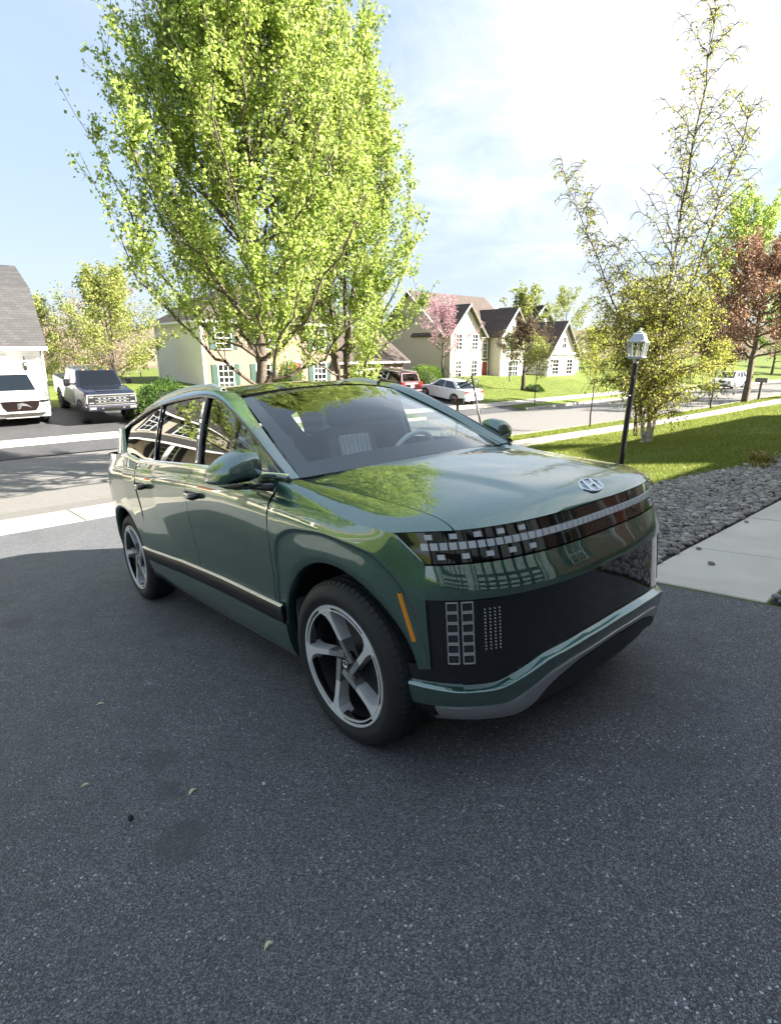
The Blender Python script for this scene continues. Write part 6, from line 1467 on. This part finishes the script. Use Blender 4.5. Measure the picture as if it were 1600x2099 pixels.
def sedan():
    z, sl = pose(-25.0, 26.3, math.pi, 1.4)
    r = vehicle('sedan', 'white sedan with red tail lamp parked tail to the street', (-25.3, 26.45, z), math.pi, [(2.30, 0.32), (2.36, 0.55), (2.25, 0.72), (1.3, 0.92), (0.9, 0.96), (-1.5, 1.0), (-2.30, 1.04), (-2.40, 0.9), (-2.42, 0.45), (-2.3, 0.30)], 4.8, 1.82, (-1.38, 1.40), 0.335, P_SILVER, ((1.15, -1.85, 0.95, 0.84), (0.28, -1.00, 1.45, 0.64)), [(0.12, 0.50), (0.53, 0.88)], zlow=0.22, slope=sl)
    bits(r, 'tail_lamp', RED_LENS, [((-2.36, 0.70, 0.88), (0.12, 0.38, 0.14))], 0.03); bits(r, 'number_plate', TRIM, [((-2.42, 0, 0.80), (0.02, 0.32, 0.14))]); bits(r, 'rear_bumper', P_SILVER, [((-2.38, 0, 0.46), (0.16, 1.76, 0.26))], 0.05); bits(r, 'door_mirror', P_SILVER, [((0.75, 0.95, 1.0), (0.1, 0.18, 0.12))], 0.03); bits(r, 'door_handle', CHROME, [((0.2, 0.915, 0.85), (0.16, 0.02, 0.03)), ((-0.75, 0.915, 0.87), (0.16, 0.02, 0.03))]); bits(r, 'exhaust', CHROME, [((-2.44, 0.55, 0.28), (0.08, 0.10, 0.06))])
sedan()
def far_suv():
    x, y = -18.7, 60.0; z = float(zst(x, y))+0.02
    r = vehicle('parked_wagon', 'white crossover parked at the kerb far down the street', (x, y, z), -math.pi/2, [(2.25, 0.35), (2.32, 0.6), (2.22, 0.88), (1.3, 1.04), (0.9, 1.08), (-2.2, 1.12), (-2.32, 0.95), (-2.35, 0.45), (-2.2, 0.32)], 4.7, 1.86, (-1.35, 1.40), 0.36, P_WHITE, ((1.25, -2.2, 1.06, 0.86), (0.40, -1.85, 1.66, 0.68)), [(0.08, 0.32), (0.35, 0.62), (0.65, 0.90)], zlow=0.26)
    poly_front(r, 'grille', SATIN_BLACK, [(-0.36, 0.80), (0.36, 0.80), (0.30, 0.62), (-0.30, 0.62)], 2.2, 2.335); bits(r, 'headlamp', LAMP_WHITE, [((2.24, 0.68, 0.80), (0.16, 0.34, 0.14))], 0.03); bits(r, 'lower_grille', SATIN_BLACK, [((2.30, 0, 0.42), (0.08, 1.2, 0.12))]); bits(r, 'door_mirror', P_WHITE, [((0.85, 0.98, 1.12), (0.1, 0.18, 0.13))], 0.03)
far_suv()
# ------------------------------------------------------------------ lamp post, post frame, mail boxes, small plants, litter
POST = plain('post_black', (0.010, 0.010, 0.011), 0.35); LANTERN = plain('lantern_metal', (0.52, 0.54, 0.57), 0.35, 0.35, var=0.12, scale=20); G_LANT = glass('lantern_glass', (0.80, 0.82, 0.74), 1.0, 1.5); CANDLE = plain('candle_tube', (0.45, 0.43, 0.36), 0.5)
def lamp_post():
    bx, by = -2.16, 5.74; z0 = gz(bx, by); r = empty('lamp_post', (bx, by, z0), 0, 'black garden lamp post with silver four sided lantern beside the car', 'lamp post')
    ty = R(-0.6); r.rotation_euler = (R(-1.0), R(1.2), R(12)); h = 1.60-z0
    MB().tube([(0, 0, -0.2), (0, 0, h)], 0.040, 20).build('post', POST, r, True, 40); MB().tube([(0, 0, h-0.004), (0, 0, h+0.075)], 0.037, 20).build('post_sleeve', plain('sleeve_grey', (0.40, 0.40, 0.38), 0.4, 0.5), r, True, 40)
    MB().box((0.0, -0.045, h-0.20), (0.05, 0.04, 0.045)).build('photo_cell', POST, r, bevel=0.006)
    MB().tube([(0.0, -0.16, h-0.46), (0.0, 0.16, h-0.46)], [0.014, 0.014], 8).build('ladder_bar', POST, r, True)
    zb = h+0.075; b = MB()
    b.prism([(-0.115, -0.115), (0.115, -0.115), (0.115, 0.115), (-0.115, 0.115)], zb, zb+0.018); b.prism([(-0.085, -0.085), (0.085, -0.085), (0.085, 0.085), (-0.085, 0.085)], zb-0.02, zb); lt = b.build('lantern_base', LANTERN, r, bevel=0.004)
    b = MB(); zt_ = zb+0.21
    for sx in (-1, 1):
        for sy in (-1, 1): b.tube([(sx*0.090, sy*0.090, zb+0.015), (sx*0.112, sy*0.112, zt_)], 0.009, 6)
    for s in (-1, 1):
        for q in (-0.033, 0.033):
            b.tube([(q, s*0.090, zb+0.015), (q*1.25, s*0.112, zt_)], 0.004, 5); b.tube([(s*0.090, q, zb+0.015), (s*0.112, q*1.25, zt_)], 0.004, 5)
    b.build('lantern_frame', LANTERN, r, True, 40)
    for k in range(4):
        Mk = Matrix.Rotation(k*math.pi/2, 4, 'Z'); V = [Mk @ Vector(q) for q in ((-0.088, -0.0885, zb+0.018), (0.088, -0.0885, zb+0.018), (0.108, -0.1105, zt_-0.004), (-0.108, -0.1105, zt_-0.004))]; MB().add(V, [(0, 1, 2, 3)]).build('lantern_pane', G_LANT, r)
    b = MB(); prof = [(0.155, 0.0), (0.155, 0.016), (0.128, 0.030), (0.105, 0.080), (0.085, 0.115), (0.050, 0.132), (0.046, 0.145), (0.020, 0.152), (0.012, 0.170), (0.020, 0.182), (0.012, 0.196), (0.001, 0.200)]
    V = []
    for rad, zz in prof:
        for k in range(4): a = math.pi/4+k*math.pi/2; V.append((rad*math.cos(a)*1.12, rad*math.sin(a)*1.12, zt_+zz))
    b.add(V, [(i*4+j, i*4+(j+1) % 4, (i+1)*4+(j+1) % 4, (i+1)*4+j) for i in range(len(prof)-1) for j in range(4)]+[(3, 2, 1, 0)]); b.build('lantern_roof', LANTERN, r, bevel=0.004)
    b = MB()
    for k in range(3): a = k*2.1; b.tube([(0.028*math.cos(a), 0.028*math.sin(a), zb+0.02), (0.028*math.cos(a), 0.028*math.sin(a), zb+0.105)], 0.010, 8)
    b.build('candle_tubes', CANDLE, r, True, 40); b = MB()
    for k in range(3): a = k*2.1; b.tube([(0.028*math.cos(a), 0.028*math.sin(a), zb+0.105), (0.028*math.cos(a), 0.028*math.sin(a), zb+0.13), (0.028*math.cos(a), 0.028*math.sin(a), zb+0.165)], [0.006, 0.014, 0.002], 8)
    b.build('bulbs', G_LANT, r, True)
lamp_post()
def post_frame():
    """leaning black metal post with two arms and braces beside the street, seen past the screen pillar"""
    p = px2(978, 868, dep=14.6); base = Vector((p.x, p.y, 0)); base.z = gz(p.x, p.y)
    r = empty('metal_stand', tuple(base), 0, 'thin black metal stand with two side arms seen above the bonnet edge', 'stand')
    P = lambda x, y, d=14.6: px2(x, y, dep=d)-base
    MB().tube([(0.05, 0.02, -0.1), P(984, 866), P(966, 770)], 0.026, 8).build('upright', POST, r, True); MB().tube([P(969, 776), P(936, 790)], 0.020, 8).build('arm', POST, r, True); MB().tube([P(984, 778, 14.7), P(938, 797, 14.7)], 0.018, 8).build('arm', POST, r, True)
    MB().tube([P(936, 790), P(912, 750)], 0.010, 6).build('brace', POST, r, True); MB().tube([P(943, 786, 14.7), P(959, 754, 14.7)], 0.008, 6).build('brace', POST, r, True); MB().tube([P(980, 778), P(975, 822), P(984, 846)], 0.010, 6).build('strap', POST, r, True)
    MB().tube([P(966, 770), P(980, 764)], 0.016, 6).build('end_hook', POST, r, True)
post_frame()
def mailbox(name, label, base, h, mat, rz=0.0, s=1.0):
    r = empty(name, base, rz, label, 'mailbox'); MB().box((0, 0, h/2-0.1), (0.09*s, 0.09*s, h+0.2)).build('post', plain('weathered_post', (0.10, 0.075, 0.055), 0.8), r, bevel=0.008)
    b = MB(); pr = [(-0.085, 0.0), (0.085, 0.0), (0.085, 0.12)]+[(0.085*math.cos(a), 0.12+0.085*math.sin(a)) for a in np.linspace(0.2, math.pi-0.2, 9)]+[(-0.085, 0.12)]; pr = [(x*s, z*s) for x, z in pr]
    b.prism(pr, -0.24*s, 0.24*s, Matrix(((0, 0, 1, 0), (1, 0, 0, 0), (0, 1, 0, h), (0, 0, 0, 1)))); b.build('box', mat, r, True, 40); MB().box((0.246*s, 0, h+0.09*s), (0.012, 0.15*s, 0.16*s)).build('door', mat, r); MB().box((0.05, 0.095*s, h+0.15*s), (0.02, 0.012, 0.14)).build('flag', plain('mailbox_flag', (0.35, 0.03, 0.03), 0.5), r)
q = px2(936, 868, dep=17.0); mailbox('mailbox', 'small black mailbox on a thin post left of the metal stand', (q.x, q.y, gz(q.x, q.y)), px2(940, 826, dep=17.0).z-gz(q.x, q.y), POST, R(200), 0.8)
mailbox('mailbox', 'grey mailbox on a wooden post at the right edge', (-10.75, 41.8, gz(-10.75, 41.8)), 1.15, plain('mailbox_grey', (0.16, 0.15, 0.14), 0.5), R(180), 1.5)
def tuft(name, label, loc, n, h, sp, mat, seed, w=0.006, lean=0.6, cat='plant', leafy=False):
    r = np.random.default_rng(seed); root = empty(name, loc, 0, label, cat); V = []; F = []
    for i in range(n):
        a = r.uniform(0, 6.28); l = h*r.uniform(0.5, 1.1); o = np.array([math.cos(a), math.sin(a), 0]); p0 = o*sp*r.random()*0.5+np.array([r.normal(0, sp*0.25), r.normal(0, sp*0.25), -0.01]); t = np.array([-o[1], o[0], 0])*w*r.uniform(0.7, 1.5); p1 = p0+o*l*lean*0.35+np.array([0, 0, l*0.65]); p2 = p0+o*l*lean*r.uniform(0.6, 1.2)+np.array([0, 0, l*r.uniform(0.7, 1.0)])
        k = len(V); V += [p0-t, p0+t, p1+t*0.9, p1-t*0.9, p2]; F += [(k, k+1, k+2, k+3), (k+3, k+2, k+4)]
    mesh('blades', V, F, mat, root); return root
DRY = blade_mat('dry_stalk', [(0.0, (0.20, 0.12, 0.05)), (0.5, (0.36, 0.25, 0.11)), (1.0, (0.50, 0.40, 0.22))], 0.3); SHOOT = blade_mat('plant_shoot', [(0.0, (0.10, 0.15, 0.03)), (0.5, (0.22, 0.24, 0.05)), (1.0, (0.42, 0.24, 0.08))], 0.3)
for k, (x, y, n, h, lb) in enumerate([(-1.30, 9.35, 160, 0.24, 'orange tan perennial clump at the far corner of the gravel bed'), (-1.45, 10.1, 120, 0.20, 'second tan perennial clump at the right edge of the gravel bed'), (-1.15, 8.75, 70, 0.15, 'small reddish shoots at the lawn edge of the gravel bed')]): tuft('perennial_clump', lb, (x, y, gz(x, y)), n, h, 0.34, SHOOT if k != 1 else DRY, 30+k, 0.012)
tuft('rock_plant', 'tiny purple green plant among the stones beside the car', (-0.75, 3.35, gz(-0.75, 3.35)+0.02), 60, 0.05, 0.12, blade_mat('purple_leaf', [(0, (0.10, 0.04, 0.05)), (1, (0.14, 0.16, 0.05))], 0.2), 41, 0.008, 1.2)
tuft('rock_plant', 'low twiggy plant at the lawn edge beyond the bonnet', (-2.55, 6.1, gz(-2.55, 6.1)), 60, 0.13, 0.22, DRY, 42, 0.006, 0.9)
tuft('rock_plant', 'dry grass tuft in the stones at the lower right corner', (1.05, 2.28, gz(1.05, 2.28)+0.02), 50, 0.16, 0.12, DRY, 43, 0.003, 0.9)
tuft('flower_clump', 'leafy flowers at the foot of the small black mailbox', (q.x, q.y+0.1, gz(q.x, q.y)), 160, 0.75, 0.7, LEAF_PALE, 44, 0.018, 0.5)
# winged maple seeds and crumbs on the asphalt
SEED = plain('maple_seed', (0.62, 0.60, 0.36), 0.6); CRUMB = plain('pale_pebble', (0.60, 0.58, 0.55), 0.7); DEBRIS = plain('dark_debris', (0.012, 0.010, 0.010), 0.8)
def seed(x, y, a, s, label):
    z = x*TS+0.0085; n = 9; V = []; F = []
    for k in range(n):
        t = k/(n-1); cx = (t-0.5)*0.040*s; cy = 0.012*s*math.sin(t*2.4); w = s*0.0052*(0.45+math.sin(math.pi*min(1, t*1.15))*1.0)
        for sg in (-1, 1): u, v = cx, cy+sg*w; V.append((x+u*math.cos(a)-v*math.sin(a), y+u*math.sin(a)+v*math.cos(a), z+0.004+0.004*math.sin(t*3)+(0.002 if sg > 0 else 0)))
    F = [(2*k, 2*k+2, 2*k+3, 2*k+1) for k in range(n-1)]; o = mesh('maple_seed', V, F, SEED, None, True); thick(o, 0.0015); tag(o, label, 'maple seed', 'maple seeds on the asphalt')
for x, y, a, s, lb in [(-1.33, -1.75, 0.9, 1.0, 'pale winged maple seed lying farthest from the camera on the asphalt'), (-0.60, -1.98, 1.1, 0.8, 'pale maple seed nearest the left edge on the asphalt'), (-0.20, -1.65, 1.7, 1.0, 'curved green white maple seed left of the front wheel'), (0.64, -1.75, 1.5, 0.8, 'pale maple seed lowest in the photo near the bottom edge')]: seed(x, y, a, s, lb)
def crumb(x, y, s, mat, label, name, cat):
    V, F = ico1(); V = V*np.array([s, s*0.7, s*0.5])+np.array([x, y, x*TS+0.008+s*0.3]); tag(mesh(name, V, F, mat, None, True), label, cat)
crumb(-0.03, -1.41, 0.010, CRUMB, 'white pebble on the asphalt left of the front tyre', 'pebble', 'pebble'); crumb(-0.24, -1.89, 0.017, DEBRIS, 'dark lump of dirt on the asphalt in the left foreground', 'dirt_lump', 'dirt lump')
for x, y, s, lb in [(0.27, 2.62, 0.030, 'loose stone on the first path slab'), (0.02, 3.02, 0.026, 'loose stone in the joint between the first two path slabs'), (-0.0, 4.35, 0.024, 'brown stone on the second path slab near its edge')]:
    V, F = ico(); V = V*np.array([s, s*0.8, s*0.5])+np.array([x, y, gz(x, y)+0.012+s*0.42]); tag(mesh('stone', V, F, MATS['river_stone'], None, True), lb, 'stone')
